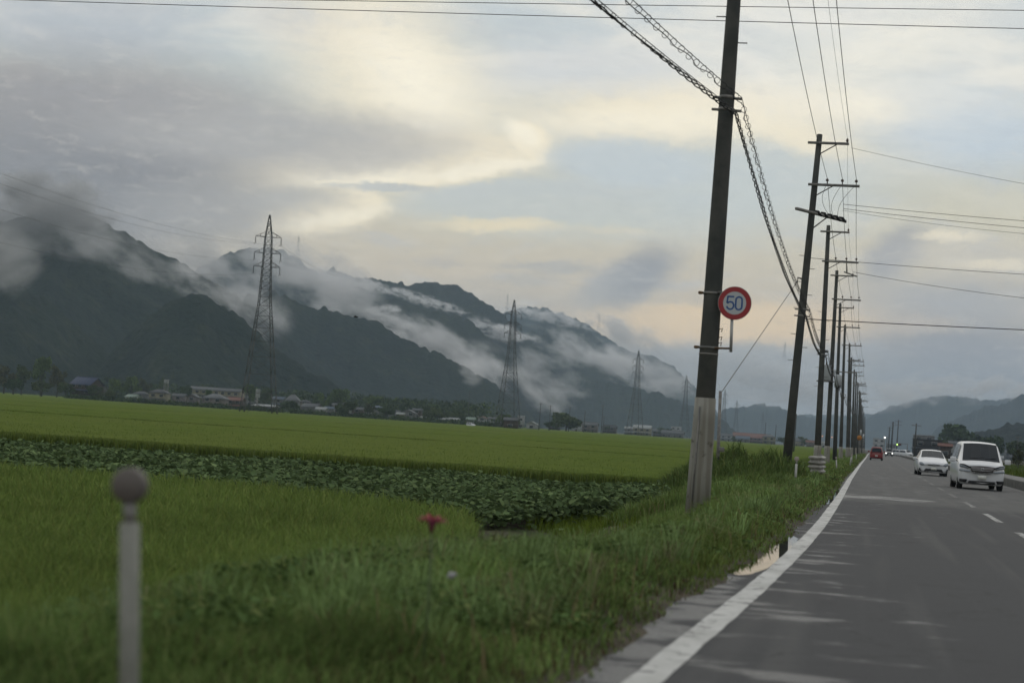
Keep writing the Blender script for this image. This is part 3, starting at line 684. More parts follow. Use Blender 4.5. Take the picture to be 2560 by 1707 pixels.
tag(blades('field_grass', x, y, ground_z(x, y), RNG.uniform(.35, .7, n), .03 * np.interp(y, [60, 300], [1, 4]), RNG.uniform(.1, .6, n), M_BLADE, tn), kind='stuff')
# ------------------------------------------------------------------ mesh builder
class MB:
    def __init__(s): s.v = []; s.f = []
    def add(s, vs, fs):
        b = len(s.v); s.v += [tuple(p) for p in vs]; s.f += [[b + i for i in f] for f in fs]; return s
    def box(s, c, d, rz=0.0, M=None):
        x, y, z = d[0] / 2, d[1] / 2, d[2] / 2; R_ = Matrix.Rotation(rz, 3, 'Z') if M is None else M; c = Vector(c)
        vs = [c + R_ @ Vector((i * x, j * y, k * z)) for i in (-1, 1) for j in (-1, 1) for k in (-1, 1)]
        return s.add(vs, [[0,1,3,2],[4,6,7,5],[0,4,5,1],[2,3,7,6],[0,2,6,4],[1,5,7,3]])
    def bar(s, a, b, w, h=None):
        a, b = Vector(a), Vector(b); d = b - a; L = d.length
        if L < 1e-6: return s
        q = d.to_track_quat('X', 'Z').to_matrix(); return s.box((a + b) / 2, (L, w, h or w), M=q)
    def tube(s, pts, r, n=8, cap=True):
        pts = [Vector(p) for p in pts]; rr = r if isinstance(r, (list, tuple)) else [r] * len(pts); b = len(s.v)
        up = Vector((0, 0, 1)); 
        for i, p in enumerate(pts):
            d = (pts[min(i + 1, len(pts) - 1)] - pts[max(i - 1, 0)]).normalized()
            ref = up if abs(d.dot(up)) < .95 else Vector((1, 0, 0)); a = d.cross(ref).normalized(); c = d.cross(a)
            for k in range(n):
                t = 2 * math.pi * k / n; s.v.append(tuple(p + (a * math.cos(t) + c * math.sin(t)) * rr[i]))
        for i in range(len(pts) - 1):
            for k in range(n): s.f.append([b + i * n + k, b + i * n + (k + 1) % n, b + (i + 1) * n + (k + 1) % n, b + (i + 1) * n + k])
        if cap: s.f.append([b + k for k in range(n)][::-1]); s.f.append([b + (len(pts) - 1) * n + k for k in range(n)])
        return s
    def prism(s, poly, y0, y1, ax='y'):
        n = len(poly); f = (lambda u, v, w: (u, w, v)) if ax == 'y' else ((lambda u, v, w: (w, u, v)) if ax == 'x' else (lambda u, v, w: (u, v, w)))
        vs = [f(u, v, y0) for u, v in poly] + [f(u, v, y1) for u, v in poly]
        return s.add(vs, [list(range(n)), list(range(2 * n - 1, n - 1, -1))] + [[i, (i + 1) % n, n + (i + 1) % n, n + i] for i in range(n)])
    def build(s, name, m, parent=None, smooth=False, bevel=0):
        o = mesh_np(name, s.v, [i for f in s.f for i in f], [len(f) for f in s.f], m, parent, smooth)
        bm = bmesh.new(); bm.from_mesh(o.data); bmesh.ops.recalc_face_normals(bm, faces=bm.faces)
        if bevel: bmesh.ops.bevel(bm, geom=bm.edges[:], offset=bevel, segments=2, affect='EDGES', profile=.6)
        bm.to_mesh(o.data); bm.free(); return o
def kids(o): return [c for c in C.objects if c.parent == o]
def copy_tree(o, parent=None, _all=None):
    al = _all if _all is not None else list(C.objects)
    c = o.copy(); C.objects.link(c); c.parent = parent
    for ch in al:
        if ch.parent == o: copy_tree(ch, c, al)
    return c

M_POLE = mat('tarred dark pole', rough=.8, spec=.2, build=vary((.046, .050, .047), (.078, .078, .070), 1.5, obj=True))
def sleeve(t, b):
    tc = t.node('ShaderNodeTexCoord').outputs['Object']; v = t.noise(t.mapping(tc, scale=(9, 9, .25)), 1, 4, .6); n = t.noise(tc, 4, 5, .6)
    c = t.mix(t.rng(v, .45, .6), (.25, .245, .215), (.185, .175, .145)); c = t.mix(t.rng(n, .6, .7), c, (.10, .09, .07)); t.l.new(c, b.inputs['Base Color'])
M_SLEEVE = mat('stained cream pole sleeve', rough=.75, spec=.2, build=sleeve)
M_STEEL = mat('dull galvanised steel', rough=.55, spec=.3, metal=.35, build=vary((.13, .13, .125), (.22, .21, .19), 6, obj=True))
M_RUST = mat('rusty fitting', rough=.8, spec=.2, build=vary((.09, .055, .032), (.17, .11, .06), 9, obj=True))
M_WIRE = mat('weathered wire', (.03, .03, .03), rough=.7, spec=.2)
M_BLACK = mat('black rubber', (.012, .012, .012), rough=.7)
M_INS = mat('brown glazed insulator', (.10, .075, .06), rough=.35)
M_LAT = mat('weathered lattice steel', rough=.7, spec=.2, build=vary((.05, .052, .05), (.085, .082, .075), .4))
M_GBOX = mat('pale grey enamel', (.30, .32, .33), rough=.5)

# ------------------------------------------------------------------ utility poles down the road
PT = [  # distance, base view x, top view x, dark to the ground
 (33.0, 1743, None, 0), (63.6, 1962, 2049.5, 1), (90.0, 2041, 2071.4, 0), (113, 2065.5, 2092.4, 0), (139, 2086, 2100.9, 1), (163.5, 2101, 2112.5, 0),
 (193, 2118, 2124, 0), (214, 2121, 2128.6, 0), (239, 2129, 2135.7, 0), (268, 2134, 2140.9, 1), (296, 2138.5, 2145, 0), (326, 2143, 2149, 1),
 (356, 2147, 2151, 0), (388, 2150, 2153, 0), (433, 2153, 2155, 1), (480, 2155.5, 2157.5, 0), (530, 2158, 2160, 0), (590, 2161, 2162.5, 0)]
POLE_LABELS = [
 'tall dark pole with pale stained sleeve carrying the speed limit sign, nearest the camera',
 'leaning dark pole with slanted switch arm and guy wire, second from the camera',
 'dark pole with pale base beside the striped guard rail end, third along the road',
 'dark pole with grey transformer box on its side, fourth along the road',
 'fifth pole along the road, dark right down to the grass with a pot transformer',
 'sixth pole along the road, with pale base sleeve and single arm',
 'seventh pole along the road, its top just under the peach sky band',
 'eighth pole along the road, with two short arms close together',
 'ninth pole along the road, with pale foot beside a white marker post',
 'tenth pole along the road, slim and dark to its foot',
 'eleventh pole along the road, small with pale foot', 'twelfth pole along the road behind the orange sign', 'thirteenth pole along the road, thin and hazy',
 'fourteenth pole along the road, thin and hazy', 'fifteenth pole along the road, left of the red car', 'sixteenth pole along the road, faint above the red car',
 'seventeenth pole along the road, faint in the distance', 'last and smallest pole of the roadside row']
POLES = []
def horizon(px): return VPY - (VPX - px) * math.tan(ROLL)
for i, (d, bx, tx, dark) in enumerate(PT):
    X0 = at(bx, horizon(bx) + EYE * F / d, d).x
    top = at(tx, 500, d) if tx else None
    Hh = 12.0 - (.35 * ((i * 7) % 3) if i > 5 else 0)
    if tx:
        # find height on the pixel column
        lo, hi = -200., 1121.
        for _ in range(50):
            m_ = (lo + hi) / 2
            if at(tx, m_, d).z > Hh: lo = m_
            else: hi = m_
        Xt = at(tx, lo, d).x
    else: Xt = X0 + .11
    r0 = .19 if i == 0 else .165; r1 = .105 if i == 0 else .095
    b = Vector((X0, d, float(ground_z(X0, d)) - .1)); tp = Vector((Xt, d, Hh))
    P_ = thing('utility_pole', POLE_LABELS[i], 'utility pole', b, group='utility poles along the left side of the road')
    ax = (tp - b)
    def on(z, ax=ax, b=b): t = (z - b.z) / ax.z; return ax * t                     # local point of the axis at world height z
    def rad(z, b=b, r0=r0, r1=r1, Hh=Hh): return r0 + (r1 - r0) * (z - b.z) / (Hh - b.z)
    n = 20 if i < 3 else (12 if i < 8 else 8)
    MB().tube([(0, 0, 0), on(4), on(8), ax * .999, ax], [r0, rad(4), rad(8), r1, r1 * .8], n).build('shaft', M_POLE, P_, True)
    slz = 2.06 if i == 0 else 1.35
    if not dark:
        pts = [on(b.z + .02), on(slz * .4), on(slz * .8), on(slz)]
        sl = MB().tube(pts, [rad(b.z) + (.035 if i == 0 else .02), rad(slz * .4) + .025, rad(slz * .8) + .02, rad(slz) + .015], n).build('base_sleeve', M_SLEEVE, P_, True)
        if i == 0:
            MB().tube([on(b.z + .1) + Vector((-.09, -rad(0) - .03, 0)), on(1.9) + Vector((-.075, -rad(2) - .02, 0))], .014, 6).build('seam_pipe', M_STEEL, P_)
    if i == 0:
        MB().tube([on(2.83), on(2.86)], [rad(2.8) + .008] * 2, 20).build('band', M_STEEL, P_)
    off = .24 if i == 0 else 0
    if i < 14:
        z1 = Hh - .32; z2 = z1 - 1.44
        if i == 7: z2 = z1 - .6
        for (z, l, r_) in ((z1, -.37, 1.02), (z2, -.22, 1.52)):
            if i in (5, 6) and z == z1: continue
            c = on(z); w = .075
            MB().box(c + Vector(((l + r_) / 2 + off, -rad(z) - .04, 0)), (r_ - l, w, w * 1.1)).build('crossarm', M_STEEL, P_)
            MB().bar(c + Vector((.62 + off, -rad(z) - .04, -.03)), c + Vector((.05, -rad(z) - .02, -.38)), .035).build('brace', M_STEEL, P_)
        c = on(z2)
        for k, xo in enumerate((.42, .93, 1.40)):
            p = c + Vector((xo + off, -rad(z2) - .04, .05))
            if i < 9: MB().tube([p, p + Vector((0, 0, .07)), p + Vector((0, 0, .09)), p + Vector((0, 0, .15)), p + Vector((0, 0, .17))], [.012, .014, .055, .045, .02], 8).build('insulator', M_INS, P_, True)
        p = on(z1) + Vector((.96 + off, -rad(z1) - .04, .05))
        if i < 9 and i not in (5, 6): MB().tube([p, p + Vector((0, 0, .05)), p + Vector((0, 0, .13))], [.02, .05, .03], 8).build('insulator', M_INS, P_, True)
    if i < 3:
        zz = 4.2 if i else 8.55
        for k in range(9 if i else 5):
            z = zz + k * .45; s_ = 1 if k % 2 else -1
            if i == 0 and z > 9.7: break
            if i == 0 : z = (8.95, 8.48, 3.35, 3.25, 3.55)[k]; s_ = (-1, 1, 1, 1, 1)[k]
            if i == 0 and k > 1: continue
            a = on(z)
            MB().tube([a + Vector((s_ * rad(z) * .8, 0, 0)), a + Vector((s_ * (rad(z) + .16), 0, 0)), a + Vector((s_ * (rad(z) + .165), 0, 0))], [.011, .011, .022], 6).build('step_bolt', M_STEEL, P_)
    # brackets of the two telephone cables
    zc = 7.48 if i == 0 else 5.95
    if i < 9:
        for z in (zc, zc - .22):
            a = on(z); MB().tube([on(z - .03), on(z + .03)], [rad(z) + .01] * 2, 12).build('band', M_STEEL, P_)
            MB().bar(a + Vector((-rad(z) - .12, -.02, 0)), a + Vector((rad(z) + .14, -.02, -.02)), .03, .045).build('cable_bracket', M_STEEL, P_)
    POLES.append(dict(o=P_, b=b, ax=ax, on=on, rad=rad, H=Hh, z1=Hh - .32, z2=Hh - 1.76, off=off, zc=zc, d=d))
def pw(i, z): return POLES[i]['b'] + POLES[i]['on'](z)
# small guard and hook fittings on the nearest pole
p0 = POLES[0]
for z in (3.05, 3.15, 3.3):
    a = p0['on'](z); MB().tube([a + Vector((p0['rad'](z), -.03, 0)), a + Vector((p0['rad'](z) + .05, -.04, .02)), a + Vector((p0['rad'](z) + .04, -.04, -.05))], .009, 6).build('hook', M_RUST, p0['o'])
# slanted switch arm on the second pole
q = POLES[1]; a = q['on'](9.25)
A0 = a + Vector((-.5, -1.0, .03)); A1 = a + Vector((1.12, 1.75, 0))
MB().bar(A0, A1, .09, .09).build('switch_arm', M_STEEL, q['o'])
for k, t in enumerate((.42, .55, .68, .80, .92)):
    c = A0.lerp(A1, t)
    sw = MB().tube([c + Vector((-.10, -.04, .10)), c + Vector((.02, 0, .06)), c + Vector((.16, .03, -.07))], [.035, .07, .03], 8).build('switch', M_BLACK, q['o'], True)
MB().bar(q['on'](8.75) + Vector((.08, 0, 0)), a.lerp(A1, .45), .035).build('brace', M_STEEL, q['o'])
MB().tube([q['on'](7.0) + Vector((-.12, 0, 0)), q['on'](7.0) + Vector((-.25, 0, .03)), q['on'](7.0) + Vector((-.27, 0, -.15))], .035, 8).build('guy_clamp', M_STEEL, q['o'])
# droppers (thin loops) between the arm and switches
for (xo, zo) in ((.42, .1), (.93, .35), (1.4, .2)):
    c0 = q['on'](q['z2']) + Vector((xo, -.15, .05)); c1 = A0.lerp(A1, .55 + xo * .2) + Vector((0, 0, .1))
    MB().tube([c0.lerp(c1, t) + Vector((-.18 * math.sin(t * 3.14), 0, -.25 * math.sin(t * 3.14) * zo)) for t in np.linspace(0, 1, 9)], .007, 5).build('jumper_wire', M_WIRE, q['o'])
# transformer on the fourth pole, pot transformer on the fifth
q = POLES[3]; c = q['on'](5.75) + Vector((-.32, -.32, 0))
tr = MB().box(c, (.62, .5, .95)).build('transformer', M_GBOX, q['o'], bevel=.05)
MB().box(c + Vector((0, 0, -.52)), (1.05, .55, .06)).build('platform', M_STEEL, q['o'])
for k in (-.2, 0, .2): MB().tube([c + Vector((k, 0, .47)), c + Vector((k, 0, .62))], [.05, .03], 8).build('insulator', M_INS, q['o'])
q = POLES[4]; c = q['on'](6.2) + Vector((.05, -.35, 0))
MB().tube([c + Vector((0, 0, -.45)), c + Vector((0, 0, -.4)), c + Vector((0, 0, .4)), c + Vector((0, 0, .48))], [.2, .27, .27, .12], 14).build('pot_transformer', M_GBOX, q['o'], True)
MB().bar(q['on'](6.9) + Vector((0, -.2, 0)), q['on'](6.9) + Vector((1.4, -.2, 0)), .08).build('crossarm', M_STEEL, q['o'])

# ------------------------------------------------------------------ wires
def sag(a, b, s, n=14): return [a.lerp(b, t) + Vector((0, 0, -4 * s * t * (1 - t))) for t in np.linspace(0, 1, n)]
def wire(name, label, cat, pts, r, group=None, m=None):
    o = MB().tube(pts, r, 6).build(name, m or M_WIRE); return tag(o, label, cat, group)
g3 = 'power wires running down the row of poles'
for k, (xo, lb) in enumerate(((.42, 'thin power wire on the inner insulators, nearest the pole shafts'), (.93, 'thin power wire on the middle insulators of the crossarms'), (1.40, 'thin power wire on the outer insulators over the road edge'))):
    pts = []
    for i in range(0, 13):
        P_ = POLES[i]; a = pw(i, P_['z2']) + Vector((xo + P_['off'], -.15, .22))
        if i == 0: pts += sag(Vector((a.x + .1, -6, a.z)), a, .25)
        else: pts += sag(prev, a, .22)[1:]
        prev = a
    wire('power_wire', lb, 'wire', pts, .0085, g3)
pts = []
for i in range(0, 12):
    P_ = POLES[i]; a = pw(i, P_['z1']) + Vector((.96 + P_['off'], -.15, .18))
    pts += sag(Vector((a.x + .1, -6, a.z)), a, .2) if i == 0 else sag(prev, a, .2)[1:]
    prev = a
wire('earth_wire', 'faint thin wire on the topmost arms of the pole row', 'wire', pts, .004)
# two bundles of telephone cable hung in spiral hangers
def bundle(label, zoff, xo, r_main, ring_r, twist, n_c, start):
    root_pts = [start] + [pw(i, POLES[i]['zc'] + zoff) + Vector((POLES[i]['rad'](6) + xo if i else POLES[i]['rad'](7) + xo, -.06, 0)) for i in range(0, 9)]
    P_ = thing('telephone_cable', label, 'cable', root_pts[1], group='telephone cables slung between the poles')
    o0 = root_pts[1]; st = MB(); cb = MB(); rg = MB()
    for j in range(len(root_pts) - 1):
        a, b = root_pts[j], root_pts[j + 1]; L = (b - a).length; m_ = max(10, int(L / .22)) if j < 3 else 24
        s_ = .30 if j == 0 else .42
        base_ = sag(a, b, s_, m_)
        st.tube([p - o0 for p in base_], .007, 5)
        for c in range(n_c):
            ph = c * 2.1 + twist
            q_ = [p - o0 + Vector((.03 * math.sin(i * .9 + ph) * (1 if j < 3 else .5), 0, -ring_r * 1.5 - .022 * math.cos(i * .75 + ph))) for i, p in enumerate(base_)]
            cb.tube(q_, r_main, 6)
        step = .55 if j < 3 else 1.3
        kk = int(L / step)
        for i in range(1, kk):
            if j > 4: break
            t = i / kk; p = a.lerp(b, t) + Vector((0, 0, -4 * s_ * t * (1 - t))) - o0 + Vector((0, 0, -ring_r))
            rg.tube([p + Vector((ring_r * math.cos(u) * .95, .05 * math.sin(u * .5), ring_r * math.sin(u))) for u in np.linspace(0, 2 * math.pi, 11)], .0055, 4, False)
    st.build('messenger_wire', M_WIRE, P_); cb.build('cable', M_WIRE, P_); tag(rg.build('hanger_rings', M_WIRE, P_), kind='stuff')
bundle('looser upper telephone cable with open spiral rings between the poles', 0.0, .13, .008, .055, 0, 1, Vector((-5.9, 5, 7.7)))
bundle('thicker lower telephone cable bundle tied tight between the poles', -.24, .05, .0105, .042, 1.3, 3, Vector((-6.4, 5, 7.5)))
# wires that cross the whole view high up
def cross(label, p1, p2, Y1, Y2, r, s_=.1, group=None, name='overhead_wire', ext=(0.15, .5)):
    a, b = at(*p1, Y1), at(*p2, Y2); d = b - a; a2, b2 = a - d * ext[0], b + d * ext[1]
    return wire(name, label, 'wire', sag(a2, b2, s_, 24), r, group)
gw = 'wires crossing the sky above the road'
cross('upper of two long wires crossing the very top of the sky', (870, 0), (2560, 25), 46, 46, .0095, .03, gw, ext=(.9, .4))
cross('lower of two long wires crossing the very top of the sky', (87, 0), (2560, 67), 44, 44, .0095, .06, gw)
g2 = 'service wires leading right from the leaning pole'
cross('faint sagging wire from the top arm of the leaning pole', (2128, 370), (2560, 446), 63.6, 62, .006, .18, g2, ext=(0, 1.2))
cross('top one of three wires from the switch arm, leading right', (2109, 511), (2560, 545), 65.0, 63, .009, .1, g2, ext=(0, 1.2))
cross('middle one of three wires from the switch arm, leading right', (2109, 522), (2560, 560), 65.2, 63, .009, .13, g2, ext=(0, 1.2))
cross('thin lowest wire of three from the switch arm, leading right', (2105, 526), (2560, 562), 66, 63, .006, .3, g2, ext=(0, 1.2))
cross('thin wire leaving the leaning pole to the right at mid height', (2026, 645), (2560, 677), 63.6, 63, .009, .12, g2, ext=(0, 1.2))
cross('sagging wire from the hanging bar of the third pole to the right', (2133, 680), (2560, 727), 90, 80, .011, .3, g2, ext=(0, 1.0))
cross('thick dark wire leading right, lowest across the grey cloud', (2010, 797), (2560, 820), 63.6, 63, .0165, .06, g2, ext=(0, 1.2))
q = POLES[2]; c = q['on'](q['z2']) + Vector((.95, -.1, -.05))
MB().bar(c, c + Vector((.03, 0, -.5)), .05).build('hanging_bar', M_STEEL, q['o']); MB().bar(c + Vector((-.1, 0, -.42)), c + Vector((.55, 0, -.62)), .06).build('hanging_bar', M_STEEL, q['o'])
# guy post with its stay
gp = at(1793, horizon(1793) + 1.5 * F / 57, 57); gx, gy = gp.x, 57.0
gtop = at(1801, 977, 57)
G = thing('guy_post', 'slim grey guy post in the rice edge right of the sign pole', 'post', (gx, gy, -.5))
MB().tube([(0, 0, 0), (gtop.x - gx, 0, gtop.z + .5)], [.055, .05], 10).build('post', M_STEEL, G, True)
MB().box((.09 + (gtop.x - gx) * .3, -.04, 1.52), (.17, .12, .15)).build('clamp_box', M_STEEL, G, bevel=.02)
MB().tube([(-.04, -.05, .2), (-.03, -.06, 1.15), (.0, -.05, 1.3)], .03, 8).build('cable_guard', M_BLACK, G, True)
wire('guy_wire', 'straight stay wire from the leaning pole down to the guy post', 'wire', [gtop + Vector((.06, 0, .0)), pw(1, 7.0) + Vector((-.27, 0, -.12))], .013, m=M_STEEL)

# ------------------------------------------------------------------ speed sign on the nearest pole
M_RED = mat('faded red sign sheet', (.30, .035, .04), rough=.5); M_WHITE = mat('white sign sheet', (.42, .44, .45), rough=.5)
M_BLUE = mat('blue sign lettering', (.03, .085, .24), rough=.5); M_ALU = mat('dull aluminium', (.34, .34, .33), rough=.5, metal=.3)
sc_ = at(1836.8, 757.9, 32.78)
S = thing('speed_limit_sign', 'round red and white speed limit sign reading 50, clamped to the nearest pole', 'road sign', sc_)
R_ = .298
def disc(r, y, n=48, r2=None): 
    mb = MB()
    o_ = [(r * math.cos(2 * math.pi * k / n), y, r * math.sin(2 * math.pi * k / n)) for k in range(n)]
    if r2 is None: mb.add(o_, [list(range(n))])
    else:
        i_ = [(r2 * math.cos(2 * math.pi * k / n), y, r2 * math.sin(2 * math.pi * k / n)) for k in range(n)]
        mb.add(o_ + i_, [[k, (k + 1) % n, n + (k + 1) % n, n + k] for k in range(n)])
    return mb
MB().tube([(0, -.012, 0), (0, .012, 0)], [R_, R_], 48).build('plate', M_ALU, S)
disc(R_ * .975, -.015, r2=R_ * .685).build('red_ring', M_RED, S); disc(R_ * .684, -.0155).build('white_face', M_WHITE, S)
def ribbon(pts, w, y):
    mb = MB(); pts = [Vector((p[0], 0, p[1])) for p in pts]; L = []
    for i, p in enumerate(pts):
        d = (pts[min(i + 1, len(pts) - 1)] - pts[max(i - 1, 0)]).normalized(); nrm = Vector((-d.z, 0, d.x))
        L += [p + nrm * w / 2 + Vector((0, y, 0)), p - nrm * w / 2 + Vector((0, y, 0))]
    return mb.add(L, [[2 * i, 2 * i + 1, 2 * i + 3, 2 * i + 2] for i in range(len(pts) - 1)])
def arc(cx_, cz, rx, rz, a0, a1, n=18): return [(cx_ + rx * math.cos(math.radians(a)), cz + rz * math.sin(math.radians(a))) for a in np.linspace(a0, a1, n)]
rr_ = MB(); w5 = .030
for seg in ([(-.012, .113), (-.128, .113)], [(-.124, .122), (-.136, -.006)], arc(-.075, -.045, .060, .066, 150, -90, 20) + arc(-.075, -.045, .064, .066, -90, -165, 8)):
    r_ = ribbon(seg, w5, -.0175); rr_.add(r_.v, r_.f)
rr_.build('digit', M_BLUE, S)
seg = [(.020, .06)] + arc(.075, .058, .055, .055, 180, 0, 14) + [(.130, -.055)] + arc(.075, -.058, .055, .055, 0, -180, 14) + [(.020, .06)]
ribbon(seg, w5, -.0175).build('digit', M_BLUE, S)
dz = -.012
bar_b = at(1827, 880, 32.8) - sc_; arm_l = at(1786, 870, 32.85) - sc_; arm_r = at(1826, 871, 32.85) - sc_
MB().tube([(-.035, .035, -.22), bar_b], .027, 12).build('support_tube', M_ALU, S, True)
MB().tube([arm_l, arm_r + Vector((.0, 0, 0))], .018, 8).build('lower_arm', M_RUST, S, True)
ua = at(1795, 730, 32.85) - sc_
MB().tube([ua, ua + Vector((.14, 0, -.005)), (-.1, .03, .16)], .02, 8).build('upper_arm', M_STEEL, S, True)
for (px_, py_) in ((1735, 866), (1746, 730)):
    e = at(px_, py_, 32.85) - sc_; zz = (sc_ + e).z; ctr = pw(0, zz) - sc_; r_ = p0['rad'](zz) + .012
    pts = [ctr + Vector((r_ * math.cos(t), r_ * math.sin(t), .003)) for t in np.linspace(0, 2 * math.pi, 25)]
    bd = MB(); bd.tube([ctr + Vector((0, 0, -.022)), ctr + Vector((0, 0, .022))], [r_, r_], 24); bd.build('clamp_band', M_STEEL, S, True)
    MB().tube([ctr + Vector((-r_ - .09, -.02, 0)), ctr + Vector((-r_ - .06, -.02, 0)), ctr + Vector((-r_ + .02, -.02, 0))], [.02, .032, .02], 10).build('clamp_bolt', M_RUST, S, True)

# ------------------------------------------------------------------ lattice pylons
def pylon_mesh():
    """52 m double-circuit tower; returns body, arms, strings builders in local metres"""
    Hh = 52.0
    def hw(z): return np.interp(z, [0, 30, 37, 46.2, 52], [4.3, 1.45, 1.15, .85, .12])
    lv = [0, 5.5, 10.5, 15, 19, 22.5, 25.6, 28.3, 30.6, 32.6, 34.4, 36.1, 37.7, 39.3, 40.9, 42.5, 44.1, 46.2, 48.3, 50.2, 52]
    body = MB()
    cs = lambda z: [Vector((sx * hw(z), sy * hw(z), z)) for sx, sy in ((1, 1), (-1, 1), (-1, -1), (1, -1))]
    for a, b in zip(lv[:-1], lv[1:]):
        A, B = cs(a), cs(b); tw = .20 if a < 25 else .15; bw = .085 if a < 25 else .075
        for k in range(4):
            body.bar(A[k], B[k], tw)
            if a >= 5 or True:
                body.bar(A[k], B[(k + 1) % 4], bw); body.bar(A[(k + 1) % 4], B[k], bw)
            body.bar(B[k], B[(k + 1) % 4], bw)
    arms = []; strings = []
    for z, L in ((46.2, 3.35), (42.0, 3.45), (38.4, 3.45)):
        for s in (-1, 1):
            w = hw(z); tip = Vector((s * (L), 0, z + .1)); m = MB()
            for sy in (-1, 1):
                m.bar((s * w, sy * w, z), tip, .11); m.bar((s * hw(z + 1.3), sy * hw(z + 1.3), z + 1.4), tip, .09)
                m.bar((s * (w + (L - w) * .5), sy * w * .5, z + .05), (s * (w + (L - w) * .5), sy * w * .5, z + .72), .06)
            m.bar((s * w, -w, z), (s * w, w, z), .09)
            arms.append(m); st = MB()
            st.tube([tip, tip + Vector((0, 0, -.3)), tip + Vector((0, 0, -1.5)), tip + Vector((0, 0, -1.7))], [.05, .11, .11, .05], 6)
            st.bar(tip + Vector((0, -1.0, -1.75)), tip + Vector((0, 1.0, -1.75)), .09)
            st.bar(tip + Vector((0, -1.0, -1.75)), tip + Vector((0, -1.35, -2.1)), .09); st.bar(tip + Vector((0, 1.0, -1.75)), tip + Vector((0, 1.35, -2.1)), .09)
            strings.append(st)
    return body, arms, strings
def place_pylon_first():
    body, arms, strings = pylon_mesh()
    R0 = thing('pylon', 'tallest and nearest lattice pylon, left, standing in the rice field', 'pylon', (0, 0, 0), 0, 'lattice pylons across the valley')
    body.build('lattice_tower', M_LAT, R0)
    for a, s in zip(arms, strings): 
        ao = a.build('crossarm', M_LAT, R0); s.build('insulator_string', M_LAT, ao)
    return R0
PY0 = place_pylon_first()
PYL = [ # base view x, top view (x, y) in photo px, distance, height, label
 (653, 675, 538, 480, 'tallest and nearest lattice pylon, left, standing in the rice field'),
 (1272, 1286, 750, 745, 'second lattice pylon, behind the shed and cream house in the middle'),
 (1589, 1597, 876, 1130, 'third lattice pylon, left of the pole with the speed sign'),
 (1710, 1717, 938, 1560, 'small hazy pylon partly hidden just left of the sign pole'),
 (1806, 1813, 973, 1950, 'tiny pylon directly behind the guy post'),
 (1838, 1843, 1000, 2400, 'tiny faint pylon just right of the guy post'),
 (1905, 1908, 1030, 3000, 'very faint distant pylon left of the leaning pole'),
]
def pyl(o, bx, tx, ty, d, zb=-.55):
    tp = at(tx, ty, d); b = Vector((tp.x, d, zb)); b.x = at(bx, horizon(bx), d).x
    o.location = (0.5 * (b.x + tp.x), d, zb); s = (tp.z - zb) / 52.0; o.scale = (s, s, s)
    o.rotation_euler = (0, math.atan2((tp.x - b.x) * .5, 52 * s), math.radians(28))
    return o
for i, (bx, tx, ty, d, lb) in enumerate(PYL):
    o = PY0 if i == 0 else copy_tree(PY0); pyl(o, bx, tx, ty, d); o['label'] = lb
    if i > 2: o.rotation_euler[2] = math.radians(20)
for (tx, ty, by, d, lb) in ((745, 588, 650, 2960, 'faint pylon in mist on the ridge right of the tallest pylon'), (1269, 733, 778, 4200, 'faint pylon on the ridge just behind the second pylon'),
                            (1498, 783, 825, 4900, 'faint ridge pylon against the cloud, above the third pylon'), (1962, 853, 905, 5600, 'ghostly far pylon in the cloud between sign and leaning pole')):
    o = copy_tree(PY0); a, b = at(tx, ty, d), at(tx - 2, by, d); o.location = (b.x, d, b.z - 1); s = (a.z - b.z) / 52; o.scale = (s, s, s); o.rotation_euler = (0, 0, math.radians(10)); o['label'] = lb; o['group'] = 'faint pylons on the far ridges'
# power lines from the nearest pylon
bpy.context.view_layer.update()
PM = PY0.matrix_basis.copy()
gl = 'power lines strung from the nearest pylon'
def tipw(M_, z, s): return M_ @ Vector((s * 3.4, 0, z - 2.0))
for (z, s, lx, ly, lb) in ((46.2, -1, -160, 400, 'uppermost power line sloping up left from the nearest pylon'), (46.2, 1, -160, 372, 'paired power line just above it, sloping up left from the nearest pylon'),
                          (42.0, -1, -160, 470, 'faint middle power line sloping up left over the misty hill'), (38.4, -1, -160, 565, 'faint lowest power line crossing the misty hill')):
    a = tipw(PM, z, s); b = at(lx, ly, 250)
    wire('power_line', lb, 'power line', sag(b, a, 2.6, 30), .018, gl)
PM2 = [o for o in C.objects if o.get('label', '').startswith('second lattice')][0].matrix_basis.copy()
PM3 = [o for o in C.objects if o.get('label', '').startswith('faint pylon in mist')][0].matrix_basis.copy()
for (z, s, lb) in ((46.2, 1, 'faint power line running right from the nearest pylon towards the misty ridge'),):
    wire('power_line', lb, 'power line', sag(tipw(PM, z, s), at(850, 690, 1300), 2.0, 30), .03, gl)
